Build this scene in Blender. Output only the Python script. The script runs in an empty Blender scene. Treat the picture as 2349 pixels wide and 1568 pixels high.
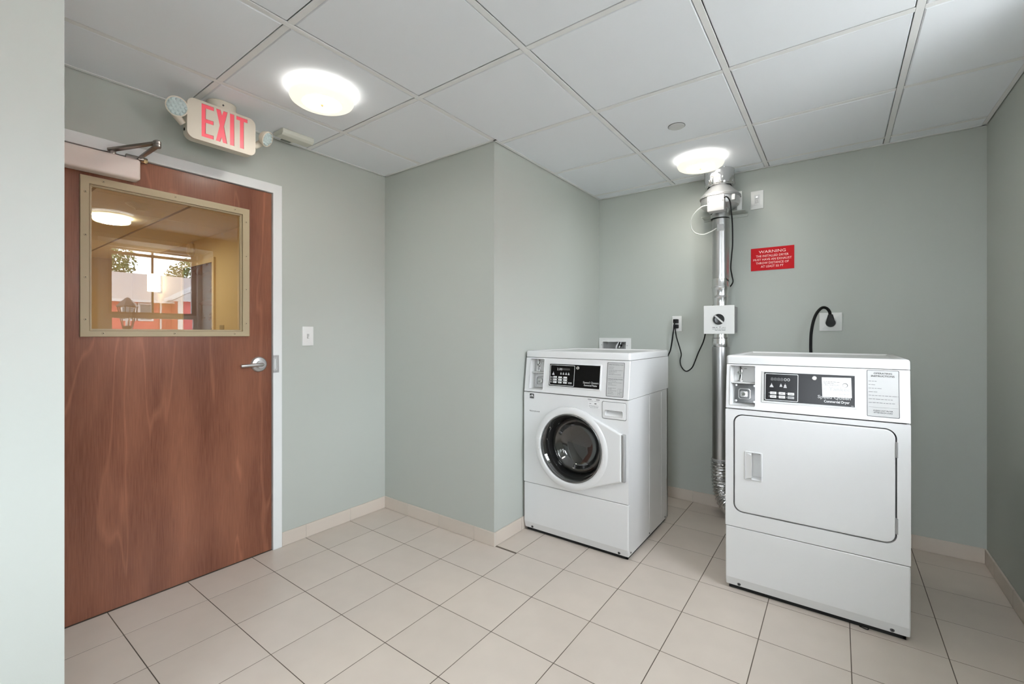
import bpy, bmesh, math, random
from mathutils import Vector, Matrix, noise
random.seed(7)
PI = math.pi
C = bpy.context.scene.collection
sc = bpy.context.scene

# ------------------------------------------------------------------ camera, sky, exposure
CAM_Z = 1.2217
CEIL = 2.337
cam = bpy.data.objects.new('camera', bpy.data.cameras.new('camera'))
C.objects.link(cam)
cam.location = (0, 0, CAM_Z)
cam.rotation_euler = (PI/2, 0, math.radians(36.234))
cam.data.sensor_width = 36
cam.data.lens = 1020.73/2349*36
cam.data.shift_y = -(784-766.98)/2349
cam.data.clip_start = 0.02
sc.camera = cam
sc.view_settings.view_transform = 'Standard'
sc.view_settings.look = 'None'
sc.view_settings.gamma = 1
sc.view_settings.use_curve_mapping = False
sc.view_settings.exposure = 0.14
SKY = 25.5
wd = bpy.data.worlds.new('overcast_sky'); sc.world = wd
wd.use_nodes = True
bg = wd.node_tree.nodes['Background']
bg.inputs[0].default_value = (0.90, 0.96, 1.03, 1)
bg.inputs[1].default_value = SKY
LAMP = 50.0
sc.cycles.use_denoising = True
sc.cycles.max_bounces = 14
sc.cycles.diffuse_bounces = 8
sc.cycles.transparent_max_bounces = 16
sc.cycles.sample_clamp_indirect = 6.0
po = bpy.data.lights.new('window_daylight', 'AREA')
po.shape = 'RECTANGLE'; po.size = 1.25; po.size_y = 1.05
po.cycles.is_portal = True
pob = bpy.data.objects.new('window_daylight', po); C.objects.link(pob)
pob.location = (1.16, 1.65, 1.62); pob.rotation_euler = (0, PI/2, 0)   # aims -x
po2 = bpy.data.lights.new('added_rear_daylight', 'AREA')  # portal for the added rear fill window
po2.shape = 'RECTANGLE'; po2.size = 1.1; po2.size_y = 1.1
po2.cycles.is_portal = True
pob2 = bpy.data.objects.new('added_rear_daylight', po2); C.objects.link(pob2)
pob2.location = (-0.025, -2.30, 1.65); pob2.rotation_euler = (PI/2, 0, PI)   # aims +y

po3 = bpy.data.lights.new('added_side_daylight', 'AREA')  # portal for the added fill window beside the viewer
po3.shape = 'RECTANGLE'; po3.size = 1.15; po3.size_y = 1.05
po3.cycles.is_portal = True
pob3 = bpy.data.objects.new('added_side_daylight', po3); C.objects.link(pob3)
pob3.location = (1.16, -0.24, 1.6); pob3.rotation_euler = (0, PI/2, 0)

# ------------------------------------------------------------------ helpers
def S(r, g=None, b=None):
    if g is None: g = b = r
    def f(c):
        c /= 255.0
        return c/12.92 if c <= 0.04045 else ((c+0.055)/1.055)**2.4
    return (f(r), f(g), f(b))

def mat(name, col, rough=0.5, metal=0.0, bump=0.0, bscale=60.0, spec=0.5, coat=0.0, emit=None, estr=0.0, var=0.0, mottle=0.0, mscale=4.0, stretch=(1, 1, 1)):
    m = bpy.data.materials.new(name); m.use_nodes = True
    nt = m.node_tree; p = nt.nodes['Principled BSDF']
    p.inputs['Base Color'].default_value = (*col, 1)
    p.inputs['Roughness'].default_value = rough
    p.inputs['Metallic'].default_value = metal
    p.inputs['Specular IOR Level'].default_value = spec
    p.inputs['Coat Weight'].default_value = coat
    p.inputs['Coat Roughness'].default_value = 0.1
    if emit:
        p.inputs['Emission Color'].default_value = (*emit, 1)
        p.inputs['Emission Strength'].default_value = estr
    tc = None
    def coords():
        nonlocal tc
        if tc is None:
            t = nt.nodes.new('ShaderNodeTexCoord'); mp = nt.nodes.new('ShaderNodeMapping')
            mp.inputs['Scale'].default_value = stretch
            nt.links.new(t.outputs['Object'], mp.inputs[0]); tc = mp
        return tc.outputs[0]
    src = None
    if mottle:
        n = nt.nodes.new('ShaderNodeTexNoise'); n.inputs['Scale'].default_value = mscale; n.inputs['Detail'].default_value = 5
        nt.links.new(coords(), n.inputs['Vector'])
        mr = nt.nodes.new('ShaderNodeMapRange'); mr.inputs[1].default_value = 0.3; mr.inputs[2].default_value = 0.7
        mr.inputs[3].default_value = 1-mottle; mr.inputs[4].default_value = 1+mottle
        nt.links.new(n.outputs['Fac'], mr.inputs[0]); src = mr.outputs[0]
    if var:
        oi = nt.nodes.new('ShaderNodeObjectInfo'); mr = nt.nodes.new('ShaderNodeMapRange')
        mr.inputs[3].default_value = 1-var; mr.inputs[4].default_value = 1+var
        nt.links.new(oi.outputs['Random'], mr.inputs[0])
        if src is None: src = mr.outputs[0]
        else:
            mu = nt.nodes.new('ShaderNodeMath'); mu.operation = 'MULTIPLY'
            nt.links.new(src, mu.inputs[0]); nt.links.new(mr.outputs[0], mu.inputs[1]); src = mu.outputs[0]
    if src is not None:
        vm = nt.nodes.new('ShaderNodeVectorMath'); vm.operation = 'SCALE'
        vm.inputs[0].default_value = col
        nt.links.new(src, vm.inputs['Scale']); nt.links.new(vm.outputs[0], p.inputs['Base Color'])
    if bump:
        n = nt.nodes.new('ShaderNodeTexNoise'); n.inputs['Scale'].default_value = bscale; n.inputs['Detail'].default_value = 4
        nt.links.new(coords(), n.inputs['Vector'])
        b = nt.nodes.new('ShaderNodeBump'); b.inputs['Strength'].default_value = bump; b.inputs['Distance'].default_value = 0.002
        nt.links.new(n.outputs['Fac'], b.inputs['Height']); nt.links.new(b.outputs[0], p.inputs['Normal'])
    return m

def glass_mat(name, ior, tint=(1, 1, 1), rough=0.0):
    m = bpy.data.materials.new(name); m.use_nodes = True
    nt = m.node_tree; nt.nodes.clear()
    out = nt.nodes.new('ShaderNodeOutputMaterial'); mix = nt.nodes.new('ShaderNodeMixShader')
    tr = nt.nodes.new('ShaderNodeBsdfTransparent'); tr.inputs[0].default_value = (*tint, 1)
    gl = nt.nodes.new('ShaderNodeBsdfGlossy'); gl.inputs['Roughness'].default_value = rough
    fr = nt.nodes.new('ShaderNodeFresnel'); fr.inputs[0].default_value = ior
    ge = nt.nodes.new('ShaderNodeNewGeometry')
    inv = nt.nodes.new('ShaderNodeMath'); inv.operation = 'SUBTRACT'; inv.inputs[0].default_value = 1
    mu = nt.nodes.new('ShaderNodeMath'); mu.operation = 'MULTIPLY'
    nt.links.new(ge.outputs['Backfacing'], inv.inputs[1])
    nt.links.new(fr.outputs[0], mu.inputs[0]); nt.links.new(inv.outputs[0], mu.inputs[1])
    nt.links.new(mu.outputs[0], mix.inputs[0]); nt.links.new(tr.outputs[0], mix.inputs[1]); nt.links.new(gl.outputs[0], mix.inputs[2])
    nt.links.new(mix.outputs[0], out.inputs[0])
    return m

def wood_mat(name, dark, light, rough=0.24):
    m = mat(name, dark, rough=rough, spec=0.32, coat=0.0)
    nt = m.node_tree; p = nt.nodes['Principled BSDF']; L = nt.links.new
    t = nt.nodes.new('ShaderNodeTexCoord')
    m1 = nt.nodes.new('ShaderNodeMapping'); m1.inputs['Scale'].default_value = (1, 2.6, 0.30); L(t.outputs['Object'], m1.inputs[0])
    n1 = nt.nodes.new('ShaderNodeTexNoise'); n1.inputs['Scale'].default_value = 1.5; n1.inputs['Detail'].default_value = 3; n1.inputs['Distortion'].default_value = 0.4
    L(m1.outputs[0], n1.inputs['Vector'])
    mm = nt.nodes.new('ShaderNodeMath'); mm.operation = 'MULTIPLY'; mm.inputs[1].default_value = 5; L(n1.outputs['Fac'], mm.inputs[0])
    pp = nt.nodes.new('ShaderNodeMath'); pp.operation = 'PINGPONG'; pp.inputs[1].default_value = 0.5; L(mm.outputs[0], pp.inputs[0])
    m2 = nt.nodes.new('ShaderNodeMapping'); m2.inputs['Scale'].default_value = (1, 260, 9); L(t.outputs['Object'], m2.inputs[0])
    n2 = nt.nodes.new('ShaderNodeTexNoise'); n2.inputs['Scale'].default_value = 1; n2.inputs['Detail'].default_value = 4; L(m2.outputs[0], n2.inputs['Vector'])
    m3 = nt.nodes.new('ShaderNodeMapping'); m3.inputs['Scale'].default_value = (1, 6, 1.1); L(t.outputs['Object'], m3.inputs[0])
    n3 = nt.nodes.new('ShaderNodeTexNoise'); n3.inputs['Scale'].default_value = 1; n3.inputs['Detail'].default_value = 2; L(m3.outputs[0], n3.inputs['Vector'])
    ln = nt.nodes.new('ShaderNodeMapRange'); ln.inputs[1].default_value = 0.0; ln.inputs[2].default_value = 0.055; ln.inputs[3].default_value = 0.16; ln.inputs[4].default_value = 0.0
    L(pp.outputs[0], ln.inputs[0])
    a = nt.nodes.new('ShaderNodeMath'); a.operation = 'MULTIPLY_ADD'; a.inputs[1].default_value = 0.34; L(n2.outputs['Fac'], a.inputs[0]); L(ln.outputs[0], a.inputs[2])
    c = nt.nodes.new('ShaderNodeMath'); c.operation = 'MULTIPLY_ADD'; c.inputs[1].default_value = 0.62; L(n3.outputs['Fac'], c.inputs[0]); L(a.outputs[0], c.inputs[2])
    r = nt.nodes.new('ShaderNodeValToRGB'); L(c.outputs[0], r.inputs[0])
    r.color_ramp.elements[0].position = 0.26; r.color_ramp.elements[0].color = (*dark, 1)
    r.color_ramp.elements[1].position = 0.80; r.color_ramp.elements[1].color = (*light, 1)
    L(r.outputs[0], p.inputs['Base Color'])
    return m

def frame_of(axis):
    a = Vector(axis).normalized()
    t = Vector((0, 0, 1)) if abs(a.z) < 0.9 else Vector((1, 0, 0))
    b = t.cross(a).normalized(); c = a.cross(b)
    return b, c, a

def catmull(pts, n=8):
    P = [Vector(p) for p in pts]; P = [P[0]*2-P[1]] + P + [P[-1]*2-P[-2]]
    out = []
    for i in range(1, len(P)-2):
        for k in range(n):
            t = k/n
            out.append(0.5*((2*P[i]) + (P[i+1]-P[i-1])*t + (2*P[i-1]-5*P[i]+4*P[i+1]-P[i+2])*t*t + (3*P[i]-P[i-1]-3*P[i+1]+P[i+2])*t**3))
    out.append(P[-2]); return out

def rr(u0, u1, v0, v1, r=0.01, seg=5):
    out = []
    for cx, cy, a0 in ((u1-r, v1-r, 0), (u0+r, v1-r, 90), (u0+r, v0+r, 180), (u1-r, v0+r, 270)):
        for k in range(seg+1):
            a = math.radians(a0+90*k/seg); out.append((cx+r*math.cos(a), cy+r*math.sin(a)))
    return out
def circ(cu, cv, r, seg=48): return [(cu+r*math.cos(2*PI*k/seg), cv+r*math.sin(2*PI*k/seg)) for k in range(seg)]
def rect(u0, u1, v0, v1): return [(u1, v1), (u0, v1), (u0, v0), (u1, v0)]

IDM = lambda u, v, w: Vector((u, v, w))

class B:
    """collects shapes into ONE mesh object"""
    def __init__(s): s.bm = bmesh.new()
    def box(s, x0, x1, y0, y1, z0, z1, bev=0.0, seg=2, pick=None, m=0):
        r = bmesh.ops.create_cube(s.bm, size=1)['verts']
        for v in r: v.co = Vector(((x0+x1)/2+v.co.x*(x1-x0), (y0+y1)/2+v.co.y*(y1-y0), (z0+z1)/2+v.co.z*(z1-z0)))
        fs = {f for v in r for f in v.link_faces}
        for f in fs: f.material_index = m
        if bev:
            es = list({e for v in r for e in v.link_edges})
            if pick: es = [e for e in es if pick((e.verts[0].co+e.verts[1].co)/2, (e.verts[1].co-e.verts[0].co).normalized())]
            bmesh.ops.bevel(s.bm, geom=es, offset=bev, segments=seg, affect='EDGES', profile=0.5, material=m)
        return s
    def lathe(s, prof, org=(0, 0, 0), axis=(0, 0, 1), seg=40, m=0, closed=False):
        b, c, a = frame_of(axis); o = Vector(org); rings = []
        for r, h in prof:
            if r < 1e-6: rings.append([s.bm.verts.new(o+a*h)])
            else: rings.append([s.bm.verts.new(o+a*h+(b*math.cos(2*PI*k/seg)+c*math.sin(2*PI*k/seg))*r) for k in range(seg)])
        prs = list(zip(rings, rings[1:]))
        if closed: prs.append((rings[-1], rings[0]))
        for A, D in prs:
            for k in range(seg):
                k2 = (k+1) % seg
                if len(A) == 1 and len(D) == 1: continue
                if len(A) == 1: f = s.bm.faces.new((A[0], D[k2], D[k]))
                elif len(D) == 1: f = s.bm.faces.new((A[k], A[k2], D[0]))
                else: f = s.bm.faces.new((A[k], A[k2], D[k2], D[k]))
                f.material_index = m
        return s
    def cyl(s, p0, p1, r0, r1=None, seg=24, m=0):
        p0 = Vector(p0); p1 = Vector(p1); r1 = r0 if r1 is None else r1; h = (p1-p0).length
        return s.lathe([(0, 0), (r0, 0), (r1, h), (0, h)], p0, p1-p0, seg, m)
    def tube(s, pts, r, seg=10, n=8, m=0, smooth=True):
        P = catmull(pts, n) if smooth else [Vector(p) for p in pts]
        rad = r if callable(r) else (lambda t: r)
        b, c, a = frame_of(P[1]-P[0]); rings = []
        for i, p in enumerate(P):
            d = (P[min(i+1, len(P)-1)]-P[max(i-1, 0)]).normalized()
            b = (b-d*b.dot(d)).normalized(); c = d.cross(b); R = rad(i/(len(P)-1))
            rings.append([s.bm.verts.new(p+(b*math.cos(2*PI*k/seg)+c*math.sin(2*PI*k/seg))*R) for k in range(seg)])
        for A, D in zip(rings, rings[1:]):
            for k in range(seg):
                f = s.bm.faces.new((A[k], A[(k+1) % seg], D[(k+1) % seg], D[k])); f.material_index = m
        for R in (rings[0][::-1], rings[-1]):
            f = s.bm.faces.new(R); f.material_index = m
        return s
    def plate(s, outer, holes=(), M=IDM, w0=0.0, w1=0.01, m=0, bev=0.0, bpick=None):
        """flat plate with holes; (u, v) outline, w0 back, w1 front"""
        loops = [outer]+list(holes); newf = []; vv = []
        for w in (w0, w1):
            es = []; lv = []
            for lp in loops:
                vs = [s.bm.verts.new((u, v, w)) for u, v in lp]; lv.append(vs)
                es += [s.bm.edges.new((vs[i], vs[(i+1) % len(vs)])) for i in range(len(vs))]
            if len(loops) == 1: newf.append(s.bm.faces.new(lv[0]))
            else:
                r = bmesh.ops.triangle_fill(s.bm, use_beauty=True, use_dissolve=False, edges=es, normal=(0, 0, 1))
                newf += [g for g in r['geom'] if isinstance(g, bmesh.types.BMFace)]
            vv.append(lv)
        for la, lb in zip(*vv):
            for i in range(len(la)):
                j = (i+1) % len(la); newf.append(s.bm.faces.new((la[i], la[j], lb[j], lb[i])))
        for f in newf: f.material_index = m
        vs = {v for f in newf for v in f.verts}
        if bev:
            fe = [e for e in {e for f in newf for e in f.edges} if e.is_valid and all(abs(v.co.z-w1) < 1e-6 for v in e.verts) and len(e.link_faces) == 2 and abs(e.link_faces[0].normal.dot(e.link_faces[1].normal)) < 0.9]
            for f in newf: f.normal_update()
            fe = [e for e in {e for f in newf for e in f.edges} if all(abs(v.co.z-w1) < 1e-6 for v in e.verts) and abs(e.link_faces[0].normal.dot(e.link_faces[-1].normal)) < 0.9]
            if bpick: fe = [e for e in fe if bpick(e)]
            r = bmesh.ops.bevel(s.bm, geom=fe, offset=bev, segments=3, affect='EDGES', profile=0.5, material=m)
            vs = {v for v in vs if v.is_valid} | set(r['verts'])
        for v in vs: v.co = M(*v.co)
        return s
    def poly(s, pts, m=0):
        f = s.bm.faces.new([s.bm.verts.new(p) for p in pts]); f.material_index = m; return s
    def prism_x(s, prof, x0, x1, m=0, bev=0.0):
        """(y, z) outline swept along x"""
        A = [s.bm.verts.new((x0, y, z)) for y, z in prof]; D = [s.bm.verts.new((x1, y, z)) for y, z in prof]
        fs = [s.bm.faces.new(A), s.bm.faces.new(D[::-1])]
        for i in range(len(prof)):
            j = (i+1) % len(prof); fs.append(s.bm.faces.new((A[i], D[i], D[j], A[j])))
        for f in fs: f.material_index = m
        if bev:
            es = list({e for f in fs for e in f.edges})
            bmesh.ops.bevel(s.bm, geom=es, offset=bev, segments=2, affect='EDGES', profile=0.5, material=m)
        return s
    def sink(s, u0, u1, v0, v1, M, w0, w1, m=0, sl=(0, 0, 0, 0)):
        """open recess: four side walls from w0 down to a floor at w1 (sl = inward slopes left, right, bottom, top)"""
        a = [(u0, v0), (u1, v0), (u1, v1), (u0, v1)]
        d = [(u0+sl[0], v0+sl[2]), (u1-sl[1], v0+sl[2]), (u1-sl[1], v1-sl[3]), (u0+sl[0], v1-sl[3])]
        for i in range(4):
            j = (i+1) % 4
            s.poly([M(*a[i], w0), M(*a[j], w0), M(*d[j], w1), M(*d[i], w1)], m)
        s.poly([M(*p, w1) for p in d], m)
        return s
    def text(s, body, u, v, h, M, width=None, align='l', w=0.0006, bold=0.0, m=0):
        cu = bpy.data.curves.new('t', 'FONT'); cu.body = body; cu.size = 1; cu.resolution_u = 2; cu.offset = bold
        ob = bpy.data.objects.new('t', cu); C.objects.link(ob)
        dg = bpy.context.evaluated_depsgraph_get(); dg.update()
        me = bpy.data.meshes.new_from_object(ob.evaluated_get(dg), depsgraph=dg)
        bpy.data.objects.remove(ob); bpy.data.curves.remove(cu)
        if len(me.vertices) == 0: return s
        xs = [q.co.x for q in me.vertices]; x0, x1 = min(xs), max(xs)
        k = h/0.70; kx = k if width is None else width/(x1-x0); W = (x1-x0)*kx
        off = {'l': 0, 'c': -W/2, 'r': -W}[align]
        vs = [s.bm.verts.new(M(u+off+(q.co.x-x0)*kx, v+q.co.y*k, w)) for q in me.vertices]
        for p in me.polygons:
            try:
                f = s.bm.faces.new([vs[i] for i in p.vertices]); f.material_index = m
            except ValueError: pass
        bpy.data.meshes.remove(me); return s
    def print_line(s, u0, u1, v, h, M, w=0.0006, m=0):
        """one line of print too small to read: word-long dashes"""
        u = u0
        while u < u1-h*0.5:
            L = min(u1-u, h*random.uniform(1.6, 4.2))
            s.poly([M(u, v, w), M(u+L, v, w), M(u+L, v+h*0.62, w), M(u, v+h*0.62, w)], m); u += L+h*0.55
        return s
    def ring(s, outer, inner, M, w0, w1, m=0, bev=0.0): return s.plate(outer, [inner], M, w0, w1, m, bev)
    def jitter(s, amt, freq, only=None):
        for v in s.bm.verts:
            if only and not only(v.co): continue
            v.co += noise.noise_vector(v.co*freq)*amt + noise.noise_vector(v.co*freq*2.7+Vector((5, 3, 9)))*amt*0.5
        return s
    def build(s, name, mats, parent=None, smooth=30, norm=True, face=None):
        if norm: bmesh.ops.recalc_face_normals(s.bm, faces=s.bm.faces)
        if face:
            f0 = max(s.bm.faces, key=lambda f: abs(f.normal.dot(Vector(face)))); f0.normal_update()
            if f0.normal.dot(Vector(face)) < 0: bmesh.ops.reverse_faces(s.bm, faces=s.bm.faces)
        me = bpy.data.meshes.new(name); s.bm.to_mesh(me); s.bm.free()
        for mm in (mats if isinstance(mats, (list, tuple)) else [mats]): me.materials.append(mm)
        if smooth:
            me.polygons.foreach_set('use_smooth', [True]*len(me.polygons)); me.set_sharp_from_angle(angle=math.radians(smooth))
        o = bpy.data.objects.new(name, me); C.objects.link(o)
        if parent: o.parent = parent
        if name in ('print', 'lettering'): o['kind'] = 'stuff'
        return o

def tag(o, label, cat=None, group=None, kind=None):
    o['label'] = label
    if cat: o['category'] = cat
    if group: o['group'] = group
    if kind: o['kind'] = kind
    return o
def thing(name, label, cat, loc=(0, 0, 0), group=None, kind=None, rot=(0, 0, 0)):
    o = bpy.data.objects.new(name, None); C.objects.link(o); o.location = loc; o.rotation_euler = rot
    o.empty_display_size = 0.05
    return tag(o, label, cat, group, kind)

# ------------------------------------------------------------------ materials
paint = mat('sage_wall_paint', S(180, 184, 178), rough=0.55, bump=0.05, bscale=260, spec=0.3)
M_tile = mat('beige_floor_tile', S(200, 189, 179), rough=0.34, var=0.03, mottle=0.025, mscale=9, spec=0.4)
M_base = mat('beige_base_tile', S(203, 192, 181), rough=0.4, var=0.025)
M_grout = mat('brown_grout', S(92, 82, 72), rough=0.9, mottle=0.35, mscale=5)
M_basegrout = mat('pale_grout', S(205, 199, 190), rough=0.9)
M_ctile = mat('white_acoustic_panel', S(240, 243, 248), rough=0.9, bump=0.12, bscale=420, spec=0.1, var=0.01)
M_rail = mat('white_ceiling_rail', S(236, 236, 236), rough=0.5)
M_dark = mat('dark_void', S(22, 22, 22), rough=0.9)
M_white = mat('white_enamel', S(219, 219, 219), rough=0.25, spec=0.5, coat=0.2)
M_wplastic = mat('white_plastic', S(226, 226, 224), rough=0.4)
M_frame = mat('white_door_frame_paint', S(226, 228, 228), rough=0.4)
M_black = mat('black_plastic', S(15, 15, 15), rough=0.5, spec=0.25)
M_rubber = mat('black_rubber_cable', S(12, 12, 12), rough=0.55, spec=0.25)
M_panelblk = mat('black_control_glass', S(16, 16, 16), rough=0.18, spec=0.2)
M_panelgry = mat('charcoal_control_overlay', S(27, 27, 28), rough=0.22, spec=0.12)
M_ink = mat('dark_grey_print', S(60, 60, 60), rough=0.6)
M_inklt = mat('grey_print', S(130, 130, 130), rough=0.6)
M_whiteink = mat('white_print', S(225, 225, 225), rough=0.5)
M_greyink = mat('light_grey_print', S(160, 160, 160), rough=0.5)
M_label = mat('grey_label', S(186, 186, 185), rough=0.5)
M_chrome = mat('polished_chrome', S(225, 225, 225), rough=0.12, metal=1)
M_nickel = mat('satin_nickel', S(205, 205, 205), rough=0.32, metal=1)
M_alu = mat('brushed_closer_arm', S(150, 143, 138), rough=0.35, metal=1)
M_steel = mat('galvanized_duct_steel', S(192, 192, 192), rough=0.31, metal=1, mottle=0.12, mscale=5, stretch=(6, 6, 0.7))
M_foil = mat('crinkled_foil', S(222, 222, 222), rough=0.22, metal=1, bump=0.5, bscale=55)
M_fan = mat('grey_fan_housing', S(196, 196, 196), rough=0.4, metal=0.75)
M_hinge = mat('grey_hinge_metal', S(172, 172, 172), rough=0.45, metal=0.4)
M_coinplate = mat('dark_coin_plate', S(105, 105, 105), rough=0.35, metal=0.6)
M_screw = mat('dark_screw_head', S(85, 85, 85), rough=0.4, metal=0.8)
M_wood = wood_mat('reddish_brown_door_veneer', S(92, 53, 39), S(150, 99, 76))
M_woodfar = wood_mat('far_door_veneer', S(70, 40, 30), S(120, 72, 52))
M_tan = mat('tan_painted_metal', S(168, 152, 122), rough=0.42)
M_cream = mat('cream_plastic', S(212, 203, 188), rough=0.45)
M_closer = mat('pale_closer_cover', S(222, 208, 200), rough=0.45)
M_lampcap = mat('copper_lamp_finial', S(200, 140, 90), rough=0.35, metal=0.6)
M_red = mat('red_sign_plastic', S(186, 18, 28), rough=0.5, spec=0.15)
M_signink = mat('cream_sign_print', S(248, 225, 218), rough=0.5)
M_exitred = mat('lit_red_letters', S(218, 82, 95), rough=0.4, emit=S(232, 80, 96), estr=0.10)
M_corr = mat('tan_corridor_paint', S(218, 194, 150), rough=0.6)
M_corrceil = mat('corridor_ceiling_panel', S(236, 220, 192), rough=0.8)
M_corrfloor = mat('corridor_carpet', S(170, 145, 110), rough=0.95)
M_trimtan = mat('tan_door_trim', S(226, 200, 150), rough=0.5)
M_glass = glass_mat('clear_door_glass', 1.9, (0.97, 0.96, 0.93))
M_winglass = glass_mat('window_glass', 1.45)
M_bowl = glass_mat('washer_door_glass', 2.3, (0.42, 0.42, 0.42), 0.012)
M_lens = mat('emergency_lamp_lens', S(190, 205, 205), rough=0.15, spec=0.8)
M_siding = mat('red_siding', S(158, 72, 70), rough=0.7)
M_roof = mat('grey_roof_shingle', S(140, 132, 128), rough=0.9, mottle=0.1, mscale=6)
M_trimw = mat('white_house_trim', S(225, 225, 225), rough=0.6)
M_lawn = mat('lawn', S(95, 110, 70), rough=1, mottle=0.2, mscale=3)
M_leaf = mat('tree_leaf', S(70, 95, 50), rough=0.8, mottle=0.3, mscale=2)
M_bark = mat('tree_bark', S(80, 65, 52), rough=0.9)
M_iron = mat('black_iron', S(35, 35, 38), rough=0.5, metal=0.4)
M_winfar = mat('dark_far_pane', S(60, 70, 75), rough=0.1)
M_disp = mat('grey_display_digits', S(120, 120, 120), rough=0.4)
M_drum = mat('drum_steel', S(170, 170, 170), rough=0.3, metal=1)
M_gasketshade = mat('grey_gasket_and_gap_shade', S(62, 62, 62), rough=0.5)  # washer gasket, also the painted shade in narrow gaps
M_tube = mat('white_vinyl_tube', S(222, 224, 220), rough=0.35)
def lamp_mats(k, warm=1.0):
    grey = (0.30, 0.30, 0.29)
    side = mat('lit_frosted_side', grey, rough=0.4, emit=(1.0, 0.96, 0.84*warm), estr=0.92 if warm == 1 else 2.5)
    mid = mat('lit_frosted_shoulder', grey, rough=0.4, emit=(1.0, 0.94, 0.76*warm), estr=0.90 if warm == 1 else 2.5)
    bot = mat('lit_frosted_glass', grey, rough=0.4, emit=(1.0, 0.96, 0.88*warm), estr=k)
    top = mat('lit_frosted_rim', grey, rough=0.4, emit=(1.0, 0.97, 0.90*warm), estr=k*0.2)
    return [side, bot, top, mid]

# ------------------------------------------------------------------ the room shell
XL, XR, YB, YF = -2.592, 0.640, 3.410, -2.00
JX, JY = -1.603, 2.013            # corner of the boxed-out wall
RX, RY = -1.600, 0.242            # corner of the near return wall
MX = lambda x: (lambda u, v, w: Vector((x+w, u, v)))          # plane x = const, (u, v) = (y, z)
MY = lambda y: (lambda u, v, w: Vector((u, y-w, v)))          # plane y = const seen from -y, (u, v) = (x, z)

DOOR = (0.316, 1.233, 0.0, 2.023)
wl = B().plate(rect(YF, YB+0.16, -0.1, CEIL+0.3), [rect(DOOR[0]-0.03, DOOR[1]+0.03, -0.05, DOOR[3]+0.03)], MX(XL), -0.15, 0.0).build('wall_left', paint, smooth=0)
tag(wl, 'sage green wall holding the brown door and the light switch', 'wall', kind='structure')
wb = B().plate(rect(JX-0.3, XR+0.2, -0.1, CEIL+0.3), [rect(-1.566, -1.362, 0.985, 1.166)], MY(YB), -0.16, 0.0).build('wall_back', paint, smooth=0)
tag(wb, 'sage green wall behind the washer, duct and dryer', 'wall', kind='structure')
WIN = (1.12, 2.12, 1.05, 2.19)
FILLWIN3 = (-0.70, 0.22, 1.10, 2.13)
wr = B().plate(rect(YF, YB, -0.1, CEIL+0.3), [rect(*WIN), rect(*FILLWIN3)], MX(XR), 0.0, 0.46).build('wall_right', paint, smooth=0)  # made extra thick so the reveal shields the dryer from window light
tag(wr, 'sage green wall to the right of the dryer with the window', 'wall', kind='structure')
FILLWIN2 = (-0.50, 0.45, 1.15, 2.13)
wf = B().plate(rect(XL, XR+0.2, -0.1, CEIL+0.3), [rect(*FILLWIN2)], lambda u, v, w: Vector((u, YF+w, v)), -0.2, 0.0).build('wall_front', paint, smooth=0)
tag(wf, 'sage green wall behind the viewer', 'wall', kind='structure')
wj = B().box(XL, JX, JY, YB+0.1, -0.05, CEIL+0.3).build('wall_jog', paint, smooth=0)
tag(wj, 'sage green boxed-out wall left of the washer', 'wall', kind='structure')
wn = B().box(XL, RX, YF, RY, -0.05, CEIL+0.3).build('wall_near', paint, smooth=0)
tag(wn, 'sage green wall end at the left edge, in front of the door', 'wall', kind='structure')

# floor: grout bed with single tiles
floor = B().box(XL-0.15, XR+0.05, YF, YB+0.1, -0.12, -0.0009).build('floor', M_grout, smooth=0)
tag(floor, 'beige square tile floor with dark brown grout', 'floor', kind='structure')
FX, FY, FPX, FPY = -2.3448, 1.4268, 0.29805, 0.29991
G = 0.0017
def clip_out(rcts, hole):
    out = []
    hx0, hx1, hy0, hy1 = hole
    for x0, x1, y0, y1 in rcts:
        if x1 <= hx0 or x0 >= hx1 or y1 <= hy0 or y0 >= hy1: out.append((x0, x1, y0, y1)); continue
        if x0 < hx0 and y1 > hy1 and False: pass
        if y0 < hy0: out.append((x0, x1, y0, hy0))
        if y1 > hy1: out.append((x0, x1, hy1, y1))
        if x0 < hx0: out.append((x0, hx0, max(y0, hy0), min(y1, hy1)))
        if x1 > hx1: out.append((hx1, x1, max(y0, hy0), min(y1, hy1)))
    return out
tile_cache = {}
def tile_obj(name, x0, x1, y0, y1, z0, z1, bev, material, parent, flip=False):
    key = (name, round(x1-x0, 4), round(y1-y0, 4))
    if key not in tile_cache:
        w, d = (x1-x0)/2, (y1-y0)/2
        pick = (lambda c, t: c.z > (z1-z0)/4) if not flip else (lambda c, t: c.z < -(z1-z0)/4)
        b = B().box(-w, w, -d, d, -(z1-z0)/2, (z1-z0)/2, bev, 1, pick)
        o = b.build(name, material, parent, smooth=0); tile_cache[key] = o.data
    else:
        o = bpy.data.objects.new(name, tile_cache[key]); C.objects.link(o); o.parent = parent
    o.location = ((x0+x1)/2, (y0+y1)/2, (z0+z1)/2)
    return o
holes = [(-9, JX-0.001, JY, 9), (-9, RX, -9, RY)]
for i in range(-2, 12):
    for j in range(-6, 8):
        x0, x1, y0, y1 = FX+i*FPX+G, FX+(i+1)*FPX-G, FY+j*FPY+G, FY+(j+1)*FPY-G
        lim = 1.235 if False else None
        r = [(max(x0, XL+0.001), min(x1, XR-0.001), max(y0, YF+0.3), min(y1, YB-0.001))]
        r = [q for q in r if q[1]-q[0] > 0.012 and q[3]-q[2] > 0.012]
        for hl in holes: r = clip_out(r, hl)
        for q in r:
            if q[1]-q[0] > 0.012 and q[3]-q[2] > 0.012:
                t = tile_obj('tile', *q, -0.010, 0.0, 0.0004, M_tile, floor)
                t.location.z += random.uniform(-0.0003, 0.0)
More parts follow.
